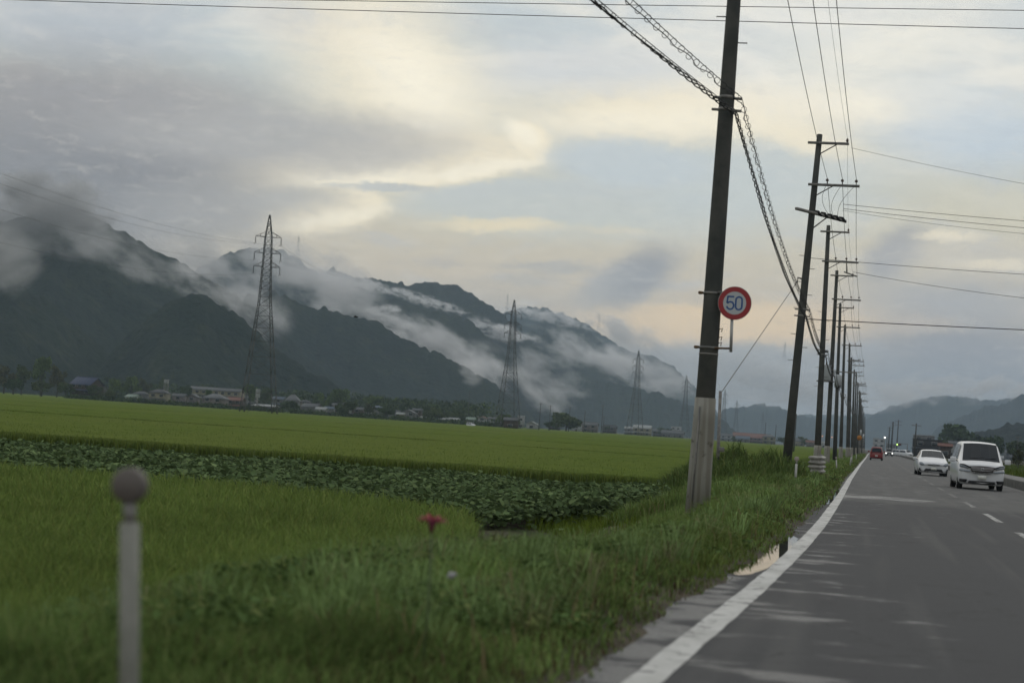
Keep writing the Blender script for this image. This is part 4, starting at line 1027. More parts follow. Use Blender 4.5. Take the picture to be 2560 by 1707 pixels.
# ------------------------------------------------------------------ trees
def tree_leaf(c1, c2):
    def f(t, b):
        a = t.node('ShaderNodeVertexColor', layer_name='tone').outputs['Color']
        t.l.new(t.mix(1.0, a, t.mix(t.node('ShaderNodeObjectInfo').outputs['Random'], c1, c2), 'MULTIPLY'), b.inputs['Base Color'])
    return f
M_TREE = mat('dark tree leaves', rough=.9, spec=.05, build=tree_leaf((.040, .062, .024), (.062, .078, .026)))
M_TREE2 = mat('yellow green leaves', rough=.9, spec=.05, build=tree_leaf((.075, .105, .028), (.062, .092, .030)))
M_TREE3 = mat('dull brown green leaves', rough=.9, spec=.05, build=tree_leaf((.070, .066, .030), (.055, .062, .030)))
M_BARK = mat('bark', rough=.9, build=vary((.03, .026, .02), (.06, .05, .04), 2))
def tree_proto(seed, m, Hh=10.0, Wd=8.0, kind='round', n=1500):
    r = np.random.default_rng(seed); o = thing('tree', 'x', 'tree')
    tk = MB(); tk.tube([(0, 0, 0), (.1, 0, Hh * .25), (-.1, .1, Hh * .55), (0, 0, Hh * .85)], [.30, .22, .13, .03], 8)
    lobes = []
    for k in range(14 if kind != 'cone' else 12):
        if kind == 'cone': t = k / 12; z = Hh * (.2 + .75 * t); rad_ = Wd * .5 * (1 - t) * .75; a = r.uniform(0, 6.28); lobes.append((rad_ * .7 * math.cos(a), rad_ * .7 * math.sin(a), z, rad_ * .75 + .3))
        else:
            a = r.uniform(0, 6.28); q_ = r.random() ** .6; zf = r.uniform(.35, .88) if kind == 'round' else r.uniform(.45, .8)
            rr = Wd * .5 * q_ * math.sqrt(max(.1, 1 - ((zf - .55) / .5) ** 2)); lobes.append((rr * .8 * math.cos(a), rr * .8 * math.sin(a), Hh * zf, Wd * r.uniform(.13, .23)))
    for lx, ly, lz, lr in lobes[:7]: tk.tube([(0, 0, lz * .45), (lx * .5, ly * .5, lz * .75), (lx, ly, lz)], [.1, .06, .02], 5)
    tk.build('trunk', M_BARK, o)
    L = np.array(lobes); idx = r.integers(0, len(L), n); p = r.normal(0, 1, (n, 3)); p /= np.linalg.norm(p, axis=1)[:, None]; p *= (r.random(n) ** .35)[:, None]
    c = L[idx, :3] + p * L[idx, 3:4] * np.array([1, 1, .8]); sz = r.uniform(.16, .42, n) * Wd / 8
    u = r.normal(0, 1, (n, 3)); u /= np.linalg.norm(u, axis=1)[:, None]; v = np.cross(u, r.normal(0, 1, (n, 3))); v /= np.linalg.norm(v, axis=1)[:, None]
    V = np.stack([c - u * sz[:, None], c + v * sz[:, None] * .8, c + u * sz[:, None], c - v * sz[:, None] * .8], 1)
    lt = (.6 + .8 * r.random(n)) * np.repeat(1, n) * (0.75 + .5 * r.random(len(L)))[idx]
    cols = np.repeat(np.stack([lt, lt, lt, np.ones(n)], -1)[:, None, :], 4, 1)
    mesh_np('crown', V.reshape(-1, 3), np.arange(4 * n), np.full(n, 4), m, o, False, cols.reshape(-1, 4))
    return o
PR = {'round': tree_proto(1, M_TREE), 'round2': tree_proto(2, M_TREE, 10, 9.5), 'yellow': tree_proto(3, M_TREE2, 9, 9),
      'brown': tree_proto(5, M_TREE3, 10, 8), 'wide': tree_proto(6, M_TREE, 9, 13, 'wide', 2600)}
PH = {'round': 9.6, 'round2': 9.6, 'yellow': 8.6, 'cone': 11.8, 'brown': 9.6, 'wide': 8.2}; PWd = {'round': 8.4, 'round2': 9.8, 'yellow': 9.2, 'cone': 5, 'brown': 8.4, 'wide': 13.5}
used = set()
def tree(kind, vx, vtop, vw, Y, label, group, zb=-.55):
    o = PR[kind] if kind not in used else copy_tree(PR[kind]); used.add(kind)
    b = at(vx * DS, horizon(vx * DS) + (EYE - zb) * F / Y, Y); top = at(vx * DS, vtop * DS, Y).z
    sz = max(.2, (top - zb) / PH[kind]); sw = vw * DS * Y / F / PWd[kind]
    o.location = (b.x, Y, zb); o.scale = (sw, sw, sz); o.rotation_euler = (0, 0, rnd.uniform(0, 6.28)); o['label'] = label; o['group'] = group
gv = 'trees around the village at the foot of the hills'
TREES = [
 ('brown', 8, 838, 60, 720, 'dull brown-green tree at the left edge of the view above the rice'), ('round', 48, 832, 55, 740, 'dark round tree second from the left edge'),
 ('yellow', 92, 815, 50, 760, 'tallest lighter tree left of the blue roof'), ('brown', 130, 838, 46, 735, 'brownish tree right in front of the blue roof house, on its left'),
 ('round2', 30, 868, 60, 700, 'low dark tree in front at the far left of the field edge'), ('round', 95, 872, 55, 700, 'low dark tree below the tallest light tree'), ('round2', 150, 878, 50, 700, 'low dark bush-like tree below the blue roof'),
 ('round', 215, 880, 44, 705, 'dark tree at the right foot of the blue roof house'), ('yellow', 262, 868, 40, 820, 'light green tree left of the cream two-storey house'), ('yellow', 300, 862, 48, 860, 'light green tree behind the small white shed'),
 ('brown', 330, 868, 40, 870, 'brownish tree behind the cream two-storey house'), ('round', 372, 862, 30, 900, 'dark tree behind the white water tank'), ('round2', 250, 895, 36, 715, 'low dark shrubby tree left of the small white shed'),
 ('round', 425, 880, 30, 880, 'dark tree between cream house and the long apartment row'), ('yellow', 478, 893, 22, 800, 'small light green tree in front of the apartment row'), ('yellow', 572, 880, 34, 840, 'light green tree inside the legs of the tallest pylon'),
 ('round', 605, 888, 40, 860, 'dark tree right behind the white sign tower'), ('round2', 668, 920, 60, 760, 'dark tree below the big grey hipped roof'), ('yellow', 775, 890, 60, 900, 'light green broad tree behind the grey roofs'),
 ('yellow', 730, 900, 40, 880, 'light green tree left of the broad light tree'), ('wide', 790, 923, 62, 740, 'very dark round tree in front of the houses, near the middle of the village'), ('brown', 848, 925, 30, 770, 'brown-green tree right of the very dark tree'),
 ('round', 885, 930, 46, 790, 'dark tree left of the grey gabled house'), ('yellow', 860, 908, 70, 980, 'light green tree on the slope behind the village'), ('yellow', 925, 912, 60, 1000, 'pale green tree on the slope above the grey gabled house'),
 ('yellow', 985, 925, 60, 1020, 'pale green tree right of the grey gabled house'), ('wide', 1000, 938, 64, 860, 'dark broad tree above the row of white sheds'), ('round', 1050, 945, 44, 880, 'dark tree at the right end of the white sheds'),
 ('yellow', 1055, 925, 60, 1060, 'pale green tree beside the faint thin pole'), ('yellow', 1155, 950, 40, 770, 'green tree growing right before the second pylon'), ('round2', 1185, 962, 20, 760, 'small dark tree left of the cream tall building'),
 ('wide', 1300, 950, 88, 900, 'wide dark tree standing alone in the field between two far poles'), ('round', 1262, 966, 34, 890, 'smaller dark tree touching the wide lone tree on its left'),
 ('round', 1400, 975, 40, 1300, 'hazy dark tree left of the third pylon'), ('round2', 1525, 982, 46, 1400, 'hazy dark tree right of the third pylon'), ('round', 1690, 1000, 24, 1300, 'small dark tree left of the long red-brown roof'),
 ('round2', 1800, 1003, 40, 1300, 'dark low tree just left of the leaning pole foot'), ('wide', 1845, 1004, 30, 1300, 'dark hedge-like tree between leaning pole and third pole'),
 ('wide', 2205, 978, 118, 900, 'big dark wooded mound behind the two white cars'), ('round', 2120, 1012, 34, 640, 'dark tree left of the white hatchback, by the low shop'), ('round2', 2275, 1000, 70, 700, 'dark tree behind the minivan roof'),
 ('round', 2340, 1008, 60, 600, 'dark tree at the right edge behind the minivan'), ('brown', 2338, 1030, 34, 260, 'low reddish-dark bush at the right edge above the green field'), ('round', 2160, 1005, 40, 760, 'dark tree directly above the white hatchback')]
for t_ in TREES: tree(*t_, gv)
# a mass of woodland along the foot of the hills
n = 26000; k_ = RNG.integers(0, 120, n); cxs = RNG.uniform(-.43, -.205, 120); cys = RNG.uniform(930, 1150, 120); crs = RNG.uniform(7, 13, 120)
p = RNG.normal(0, 1, (n, 3)); p /= np.linalg.norm(p, axis=1)[:, None]
px_ = cxs[k_] * cys[k_] + p[:, 0] * crs[k_]; py_ = cys[k_] + p[:, 1] * crs[k_]; pz_ = -1 + np.abs(p[:, 2]) * crs[k_] * .9 + (cys[k_] - 930) * .02
tag(leaves('woodland', px_, py_, pz_, RNG.uniform(.8, 1.8, n), tones(n, (.034, .050, .022), .35, (.06, .08, .026), .3) * RNG.uniform(.7, 1.3, 120)[k_][:, None], M_LEAF, flat=.8), kind='stuff')

# low shrubs and garden growth along the far edge of the field, half hiding the houses
n = 24000; nb = 230; cx2 = RNG.uniform(-.455, -.19, nb); cy2 = np.interp(cx2, [-.46, -.3, -.19], [690, 725, 800]) + RNG.uniform(-6, 14, nb); cr2 = RNG.uniform(1.0, 2.6, nb); k_ = RNG.integers(0, nb, n)
p = RNG.normal(0, 1, (n, 3)); p /= np.linalg.norm(p, axis=1)[:, None]
tag(leaves('hedge_shrubs', cx2[k_] * cy2[k_] + p[:, 0] * cr2[k_] * 1.7, cy2[k_] + p[:, 1] * cr2[k_], -.6 + np.abs(p[:, 2]) * cr2[k_], RNG.uniform(.4, .9, n), tones(n, (.034, .052, .022), .35, (.06, .075, .026), .3) * RNG.uniform(.6, 1.4, nb)[k_][:, None], M_LEAF, flat=.8), kind='stuff')

# ------------------------------------------------------------------ houses
def walls(name, c): return mat(name, rough=.85, spec=.15, build=vary(tuple(v * .42 for v in c), tuple(v * .66 for v in c), .8, obj=True))
WM = {'cream': walls('cream render', (.32, .29, .20)), 'white': walls('white render', (.42, .43, .42)), 'grey': walls('grey render', (.20, .20, .195)), 'pink': walls('pinkish grey render', (.22, .19, .175)), 'brown': walls('brown boards', (.10, .075, .06)), 'dark': walls('dark boards', (.05, .05, .05))}
def roofm(name, c):
    def f(t, b):
        tc = t.node('ShaderNodeTexCoord').outputs['Object']; w = t.node('ShaderNodeTexWave', wave_type='BANDS', bands_direction='X'); t.put(w, 'Vector', tc); t.put(w, 'Scale', 1.2); t.put(w, 'Distortion', .4)
        t.l.new(t.mix(w.outputs['Fac'], tuple(v * .75 for v in c), c), b.inputs['Base Color']); bump(t, b, w.outputs['Fac'], .5, .08)
    return mat(name, rough=.65, spec=.3, build=f)
RM = {'tile': roofm('grey roof tiles', (.10, .105, .11)), 'dark': roofm('dark roof tiles', (.05, .052, .058)), 'blue': roofm('blue metal roof', (.045, .058, .11)), 'green': roofm('pale green metal roof', (.24, .30, .25)), 'pale': roofm('pale metal roof', (.34, .35, .35)), 'red': roofm('red-brown metal roof', (.19, .095, .075)), 'bluegrey': roofm('blue-grey roof', (.11, .14, .18))}
M_GLASS = mat('dark window glass', (.02, .024, .028), rough=.12, spec=.5); M_FRAME = mat('window frame', (.30, .30, .28), rough=.5)
def roof_mb(w, d, z, rise, kind, oh=.5, th=.14):
    m = MB(); W2, D2 = w / 2 + oh, d / 2 + oh
    if kind == 'gable':      # ridge along x
        m.add([(-W2, -D2, z), (W2, -D2, z), (W2, 0, z + rise), (-W2, 0, z + rise), (-W2, -D2, z - th), (W2, -D2, z - th), (W2, 0, z + rise - th), (-W2, 0, z + rise - th)], [[0,1,2,3],[4,7,6,5],[0,4,5,1],[1,5,6,2],[0,3,7,4]])
        m.add([(-W2, D2, z), (W2, D2, z), (W2, 0, z + rise), (-W2, 0, z + rise), (-W2, D2, z - th), (W2, D2, z - th), (W2, 0, z + rise - th), (-W2, 0, z + rise - th)], [[0,3,2,1],[4,5,6,7],[0,1,5,4],[1,2,6,5],[0,4,7,3]])
    elif kind == 'cross':    # ridge along y, gable faces the camera
        for s in (-1, 1):
            m.add([(s * W2, -D2, z), (s * W2, D2, z), (0, D2, z + rise), (0, -D2, z + rise), (s * W2, -D2, z - th), (s * W2, D2, z - th), (0, D2, z + rise - th), (0, -D2, z + rise - th)], [[0,1,2,3],[4,7,6,5],[0,4,5,1],[1,5,6,2],[0,3,7,4]])
    elif kind == 'hip':
        rx = max(.3, W2 - D2 * .9)
        m.add([(-W2, -D2, z), (W2, -D2, z), (W2, D2, z), (-W2, D2, z), (-rx, 0, z + rise), (rx, 0, z + rise), (-W2, -D2, z - th), (W2, -D2, z - th), (W2, D2, z - th), (-W2, D2, z - th)],
              [[0,1,5,4],[1,2,5],[2,3,4,5],[3,0,4],[6,9,8,7],[0,6,7,1],[1,7,8,2],[2,8,9,3],[3,9,6,0]])
    else: m.box((0, 0, z + th / 2), (w + .3, d + .3, th + .1))
    return m
def house(vx, Y, vw, storeys, wall, roof, kind, label, zb=-.5, depth=None, rot=0.0, cat='house', name='house', h1=2.7, group='houses of the village below the hills', rise=None, ridge=True):
    w = vw * DS * Y / F; d = depth or min(w * .8, 8); b = at(vx * DS, horizon(vx * DS), Y)
    if zb == 'hill': zb = hill_z(b.x, Y) - .5
    o = thing(name, label, cat, (b.x, Y, zb), rot, group); h = storeys * h1
    ri = rise if rise is not None else (0 if kind == 'flat' else (d if kind != 'cross' else w) * .27)
    wl = MB().box((0, 0, h / 2), (w, d, h))
    if kind == 'gable':
        for s in (-1, 1): wl.add([(s * w / 2 * .999, -d / 2, h), (s * w / 2 * .999, d / 2, h), (s * w / 2 * .999, 0, h + ri * .9)], [[0, 1, 2]])
    if kind == 'cross': wl.add([(-w / 2, -d / 2 * .999, h), (w / 2, -d / 2 * .999, h), (0, -d / 2 * .999, h + ri * .9)], [[0, 1, 2]])
    wl.build('wall', WM[wall], o)
    rf = roof_mb(w, d, h + .02, ri, kind).build('roof', RM[roof], o)
    if kind in ('hip', 'gable') and ridge: MB().box((0, 0, h + ri + .08), (max(.8, (w - d * .9) if kind == 'hip' else w), .3, .22)).build('ridge', RM[roof], rf)
    if storeys == 2 and w > 5: 
        m = MB(); sgn = [(-w / 2 - .7, -d / 2 - .9, h1 - .15), (w / 2 + .7, -d / 2 - .9, h1 - .15), (w / 2 + .0, -d / 2 - .003, h1 + .25), (-w / 2 - .0, -d / 2 - .003, h1 + .25)]
        m.add(sgn + [(x, y, z - .12) for x, y, z in sgn], [[0,1,2,3],[7,6,5,4],[0,4,5,1],[1,5,6,2],[2,6,7,3],[3,7,4,0]]).build('eaves_roof', RM[roof], o)
    nw = max(1, int(w / 3.2))
    for s in range(int(storeys)):
        for k in range(nw):
            if s == 0 and k == nw // 2 and w > 5:
                MB().box((-w / 2 + (k + .5) * w / nw, -d / 2 - .02, 1.0), (1.0, .08, 2.0)).build('door', WM['brown'], o); continue
            x = -w / 2 + (k + .5) * w / nw; ww = min(1.7, w / nw * .6)
            fr = MB().box((x, -d / 2 - .02, s * h1 + 1.55), (ww + .16, .06, 1.26)).build('window', M_FRAME, o)
            MB().box((x, -d / 2 - .055, s * h1 + 1.55), (ww, .03, 1.1)).build('pane', M_GLASS, fr)
    return o
HS = [
 (198, 715, 60, 1.6, 'brown', 'blue', 'gable', 'barn with large faded blue roof among the dark trees at far left', dict(zb=1.6, depth=9, rise=3.2, rot=-.25)),
 (232, 730, 22, 1.2, 'grey', 'tile', 'gable', 'small grey-roofed annex right beside the blue-roofed barn', dict(zb=2.0, rot=-.5)),
 (306, 745, 30, 1, 'white', 'green', 'gable', 'low shed with pale green roof left of the cream house', dict(rot=-.35)),
 (324, 790, 34, 1.6, 'grey', 'dark', 'hip', 'grey house with dark hipped roof behind the pale green shed', dict()),
 (366, 770, 42, 2, 'cream', 'dark', 'hip', 'cream two-storey house with dark hipped roof, the brightest of the village', dict()),
 (412, 800, 30, 1.7, 'pink', 'tile', 'gable', 'small house with grey roof right next to the cream two-storey house', dict()),
 (443, 810, 28, 1.7, 'pink', 'tile', 'cross', 'small gabled house second to the right of the cream house', dict()),
 (494, 770, 52, 1.7, 'pink', 'tile', 'hip', 'wide pinkish house with grey tiled hipped roof left of the tallest pylon', dict(depth=8)),
 (541, 790, 36, 1.6, 'brown', 'red', 'gable', 'brown house with reddish roof just left of the tallest pylon legs', dict()),
 (610, 790, 52, 1, 'brown', 'pale', 'gable', 'long low building with pale roof edge behind the tallest pylon', dict(rise=.7)),
 (640, 850, 26, 1.7, 'grey', 'bluegrey', 'gable', 'blue-grey gabled house just right of the tallest pylon', dict(zb=1.5)),
 (671, 850, 30, 1.7, 'grey', 'tile', 'hip', 'house with big grey hipped roof, second right of the tallest pylon', dict(zb=1.2, rise=3)),
 (716, 830, 40, 1.4, 'grey', 'tile', 'gable', 'long grey-tiled roof house left of the very dark round tree', dict(rot=-.2)),
 (738, 780, 22, 1.1, 'white', 'pale', 'gable', 'little white house under the long grey-tiled roof', dict()),
 (757, 790, 22, 1.3, 'grey', 'bluegrey', 'gable', 'small blue-grey house at the left foot of the very dark round tree', dict()),
 (822, 830, 26, 1.5, 'brown', 'tile', 'gable', 'brown-walled house right of the very dark round tree', dict()),
 (846, 770, 12, 1, 'white', 'pale', 'cross', 'tiny white hut beside the brown-green tree', dict()),
 (905, 860, 24, 1.5, 'grey', 'tile', 'gable', 'grey house left of the pointed grey gable', dict()),
 (938, 860, 32, 1.5, 'grey', 'tile', 'cross', 'house with pointed grey gable facing the field', dict()),
 (976, 860, 20, .8, 'white', 'pale', 'gable', 'leftmost of three low white sheds at the field edge', dict(rise=.8)),
 (1012, 860, 30, .8, 'white', 'pale', 'gable', 'middle and widest of three low white sheds', dict(rise=.8)),
 (1043, 870, 22, .9, 'white', 'pale', 'gable', 'rightmost of three low white sheds', dict(rise=.8)),
 (1078, 900, 26, 1.1, 'grey', 'green', 'gable', 'low house with pale green roof left of the second pylon', dict()),
 (1108, 920, 18, 1.5, 'white', 'red', 'cross', 'white house with red roof edge left of the second pylon', dict()),
 (1174, 700, 30, 1.3, 'brown', 'tile', 'gable', 'brown field shed with grey roof at the foot of the second pylon', dict()),
 (1196, 900, 15, 2.4, 'white', 'pale', 'flat', 'tall narrow pale block right of the second pylon', dict()),
 (1222, 860, 24, 1.0, 'white', 'pale', 'cross', 'small bright white house between second pylon and the first far pole', dict()),
 (575, 880, 24, 1.6, 'grey', 'tile', 'gable', 'small grey house behind the white sign tower, half hidden', dict(zb=1.5)),
 (700, 900, 22, 1.6, 'pink', 'dark', 'hip', 'small pink house with dark hipped roof below the light green trees', dict(zb=1.5)),
 (775, 870, 22, 1.5, 'cream', 'tile', 'gable', 'cream wall and grey roof peeking over the very dark round tree', dict(zb=1.0)),
 (798, 900, 20, 1.6, 'white', 'tile', 'gable', 'white house upper right of the very dark round tree', dict(zb=1.5)),
 (866, 900, 22, 1.6, 'grey', 'bluegrey', 'hip', 'small blue-grey hipped house right of the brown-green tree', dict(zb=1.0)),
 (920, 820, 16, 1.2, 'cream', 'pale', 'gable', 'tiny cream hut left of the pointed grey gable', dict()),
 (958, 900, 20, 1.6, 'brown', 'tile', 'gable', 'brown house immediately right of the pointed grey gable', dict(zb=1.0)),
 (1060, 980, 20, 1.6, 'grey', 'tile', 'gable', 'grey house behind the thin pale mast', dict(zb=1.0)),
 (1092, 960, 18, 1.7, 'pink', 'tile', 'hip', 'pink hipped house just left of the white house with red roof edge', dict()),
 (1135, 960, 26, 1.5, 'white', 'tile', 'gable', 'white house with grey roof directly left of the second pylon', dict()),
 (1150, 1000, 20, 2, 'grey', 'dark', 'hip', 'tall dark-roofed house seen behind the second pylon legs', dict()),
 (1275, 1050, 22, 1.5, 'brown', 'dark', 'gable', 'dark low house behind the left side of the wide lone tree', dict()),
 (1355, 1100, 34, 1.7, 'pink', 'tile', 'gable', 'pinkish house right of the wide lone tree', dict()),
 (1325, 1150, 22, 1.4, 'white', 'pale', 'gable', 'white-roofed house half behind the wide lone tree', dict()),
 (1400, 1300, 30, 1.6, 'brown', 'dark', 'gable', 'brown hazy house halfway between lone tree and third pylon', dict()),
 (1445, 1350, 20, 1.8, 'grey', 'pale', 'gable', 'grey house directly left of the third pylon', dict()),
 (1475, 1250, 40, 2.0, 'cream', 'pale', 'gable', 'wide pale-roofed building at the foot of the third pylon', dict()),
 (1515, 1400, 30, 1.5, 'brown', 'tile', 'gable', 'dark low building right of the third pylon', dict()),
 (1552, 1500, 22, 3.4, 'white', 'pale', 'flat', 'pale block building left of the sign pole', dict()),
 (1545, 1300, 50, 1.2, 'grey', 'tile', 'gable', 'long low grey shed in front of the pale block building', dict()),
 (1668, 1500, 26, 1.6, 'white', 'tile', 'gable', 'small white house right of the guy post', dict()),
 (1722, 1550, 76, 1.6, 'brown', 'red', 'gable', 'long building with red-brown roof right of the guy post', dict(depth=14)),
 (1706, 1250, 30, 1.0, 'grey', 'bluegrey', 'gable', 'low blue-grey house in front of the red-brown roof', dict()),
 (1766, 1250, 28, 1.9, 'cream', 'brown' if False else 'tile', 'hip', 'cream house left of the leaning pole', dict()),
 (1830, 1300, 34, 1.4, 'cream', 'tile', 'gable', 'low cream house just right of the leaning pole', dict()),
 (1862, 1250, 20, 1.3, 'pink', 'red', 'gable', 'small pink house between leaning pole and third pole', dict()),
 (1893, 1200, 14, 1.3, 'white', 'pale', 'gable', 'small white house seen between third and fourth pole', dict()),
 (2018, 1200, 26, 3.2, 'white', 'pale', 'flat', 'pale apartment block above the red car', dict()),
 (2046, 1200, 20, 2.2, 'grey', 'pale', 'flat', 'smaller grey block above the dark car', dict()),
 (2128, 620, 62, 1.9, 'dark', 'dark', 'flat', 'long dark shop building right of the lone roadside pole', dict(zb=0, depth=10, h1=2.9, name='shop', cat='shop')),
 (2120, 760, 46, 3.0, 'grey', 'pale', 'flat', 'pale building rising behind the long dark shop', dict(zb=0)),
 (2170, 560, 26, 1.35, 'brown', 'red', 'gable', 'small building with bright red roof above the white hatchback', dict(zb=0)),
 (2182, 800, 26, 2.2, 'white', 'tile', 'gable', 'white house on the rise above the red-roofed building', dict(zb=0)),
 (2240, 1300, 30, 2, 'cream', 'tile', 'gable', 'hillside house above the minivan windscreen, left one', dict(zb='hill')),
 (2290, 1300, 26, 2, 'white', 'pale', 'gable', 'hillside house above the minivan roof, middle one', dict(zb='hill')),
 (2320, 1350, 26, 2, 'grey', 'tile', 'gable', 'hillside house above the minivan, right one', dict(zb='hill')),
]
for (vx, Y, vw, st, wl, rf, kd, lb, kw) in HS:
    if st != int(st): kw = dict(kw); kw['h1'] = kw.get('h1', 2.7) * st / max(1, round(st)); st = max(1, round(st))
    house(vx, Y, vw, int(st), wl, rf, kd, lb, **kw)
# long apartment row behind the village
apt = house(495, 930, 130, 2, 'cream', 'tile', 'gable', 'long cream apartment row with grey roof behind the village', zb=3.4, depth=10, rise=1.6, name='apartment_row', cat='apartment block')
# white water tank on a mast, and the white sign tower
b = at(379 * DS, horizon(379 * DS), 850); wt = thing('water_tank', 'small white water tank on a stand above the cream house', 'water tank', (b.x, 850, -.5))
hz = at(379 * DS, 872 * DS, 850).z + .5
MB().box((0, 0, hz - .8), (2.0, 2.0, 1.9)).build('tank', WM['white'], wt, bevel=.15); mb = MB()
for sx in (-.8, .8):
    for sy in (-.8, .8): mb.bar((sx, sy, 0), (sx, sy, hz - 1.75), .2)
mb.build('stand', M_STEEL, wt)
b = at(590 * DS, horizon(590 * DS), 760); sg = thing('sign_tower', 'tall white sign tower right behind the tallest pylon', 'sign', (b.x, 760, -.5)); hz = at(590 * DS, 893 * DS, 760).z + .5
MB().box((0, 0, hz - 1.9), (1.9, .5, 3.8)).build('panel', WM['white'], sg, bevel=.1); MB().box((0, 0, (hz - 3.8) / 2), (.5, .4, hz - 3.8)).build('post', M_STEEL, sg)

# ------------------------------------------------------------------ far poles, lamps, small signs
def farpole(vx, vt, Y, label, arms=1, zb=-.5, group='distant poles among the fields', r=.16, name='utility_pole'):
    b = at(vx * DS, horizon(vx * DS), Y); tp = at(vx * DS + 2, vt * DS, Y); o = thing(name, label, 'utility pole', (b.x, Y, zb), 0, group); h = tp.z - zb
    MB().tube([(0, 0, 0), (.1, 0, h)], [r, r * .65], 8).build('shaft', M_POLE, o)
    for k in range(arms): MB().box((0.1, -.15, h - .4 - k * .9), (1.8, .12, .12)).build('crossarm', M_STEEL, o)
    return o
farpole(1238, 925, 700, 'first far pole in the field right of the second pylon'); farpole(1261, 930, 720, 'second far pole, close right of the first one in the field')
farpole(1306, 934, 800, 'far pole rising out of the wide lone tree'); farpole(1341, 943, 830, 'far pole at the right rim of the wide lone tree', 0); farpole(1381, 930, 800, 'tallest far pole right of the wide lone tree')
farpole(1385, 955, 860, 'short far pole hugging the tallest far pole'); farpole(1074, 897, 900, 'thin pale mast left of the second pylon', 0, r=.22); farpole(1824, 950, 330, 'thin pole in the field just right of the leaning pole', 0, r=.13)
farpole(1780, 975, 1500, 'faint mast in front of the hill left of the leaning pole', 0, r=.4); farpole(1756, 970, 1550, 'faint mast further left in front of the low hill', 0, r=.4)
farpole(2100, 972, 360, 'lone dark pole right of the road before the dark shop', 1, 0); farpole(2059, 964, 500, 'grey pole right of the road beside the yellow-green signal', 2, 0); farpole(2047, 968, 620, 'hazy pole right of the road, second beyond the signal', 2, 0, r=.3)
farpole(2040, 980, 700, 'hazy pole right of the road near the small white lamp', 2, 0, r=.3); farpole(2335, 1000, 520, 'dim pole at the right edge behind the minivan', 1, 0)
def lampmat(c, s): return mat('lit lamp', c, emit=(c, s))
sl = at(2036 * DS, horizon(2036 * DS), 430); o = thing('street_lamp', 'slim roadside lamp post with a small white light', 'street lamp', (sl.x, 430, 0)); hz = at(2215, 1094.6, 430).z
MB().tube([(0, 0, 0), (0, 0, hz + .2), (-.5, 0, hz + .3)], .09, 8).build('post', M_STEEL, o); MB().tube([(-.5, 0, hz + .25), (-.5, 0, hz + .05), (-.5, 0, hz - .05)], [.12, .22, .12], 10).build('lamp', lampmat((1, .97, .9), 2.2), o)
ts = at(2246, horizon(2246), 480); o = thing('traffic_signal', 'traffic signal showing a yellow-green light beyond the oncoming car', 'traffic light', (ts.x + 2.2, 480, 0)); hz = at(2246, 1111, 480).z
MB().tube([(0, 0, 0), (0, 0, hz + .3), (-2.2, 0, hz + .3)], .1, 8).build('post', M_STEEL, o); hd = MB().box((-2.2, 0, hz), (1.25, .35, .5)).build('signal_head', M_POLE, o, bevel=.05)
for k, c in enumerate(((.65, 1.0, .25), (.12, .1, .02), (.12, .02, .02))): MB().tube([(-2.6 + .4 * k, -.2, hz), (-2.6 + .4 * k, -.23, hz)], .17, 14).build('lens', lampmat(c, 2.5) if k == 0 else mat('unlit lens', c), hd)
sg = at(2148.5, 1094, 300); o = thing('warning_sign', 'orange round warning sign low on a post beside the far poles', 'road sign', (sg.x, 300, 0))
MB().tube([(0, 0, 0), (0, 0, sg.z + .2)], .05, 8).build('post', M_STEEL, o); MB().tube([(0, -.06, sg.z), (0, -.09, sg.z)], .40, 20).build('plate', mat('orange sign sheet', (.35, .14, .02), rough=.5), o)
for (px, py, h_, lb) in ((2152, 1081, .9, 'upper small white plate sign on a pole above the orange sign'), (2158.5, 1090, .7, 'lower small white plate sign right of the orange sign')):
    s_ = at(px, py, 310); o = thing('plate_sign', lb, 'road sign', (s_.x, 310, 0), group='small white plates by the far poles')
    MB().tube([(0, 0, 0), (0, 0, s_.z + .3)], .04, 8).build('post', M_STEEL, o); MB().box((0, -.07, s_.z), (.28, .03, h_)).build('plate', M_WHITE, o)
for k, (px, py) in enumerate(((2051.5, 1095), (2056, 1090), (2075, 1092), (2080, 1092.5))):
    s_ = at(px, py, 560); o = thing('yard_lamp', ['bright white yard lamp seen between third and fourth pole', 'orange yard lamp close above the bright white one', 'orange yard lamp seen right of the fourth pole', 'dim orange yard lamp left of the fifth pole'][k], 'lamp', (s_.x, 560, -.5), group='lit yard lamps seen between the poles')
    MB().tube([(0, 0, 0), (0, 0, s_.z + .5)], .05, 6).build('post', M_STEEL, o); MB().tube([(0, 0, s_.z + .38), (0, 0, s_.z + .5), (0, 0, s_.z + .64)], [.08, .2, .08], 8).build('lamp', lampmat(((1, .9, .75), (1, .45, .2), (1, .5, .25), (1, .45, .25))[k], 1.6 if k == 0 else .8), o)

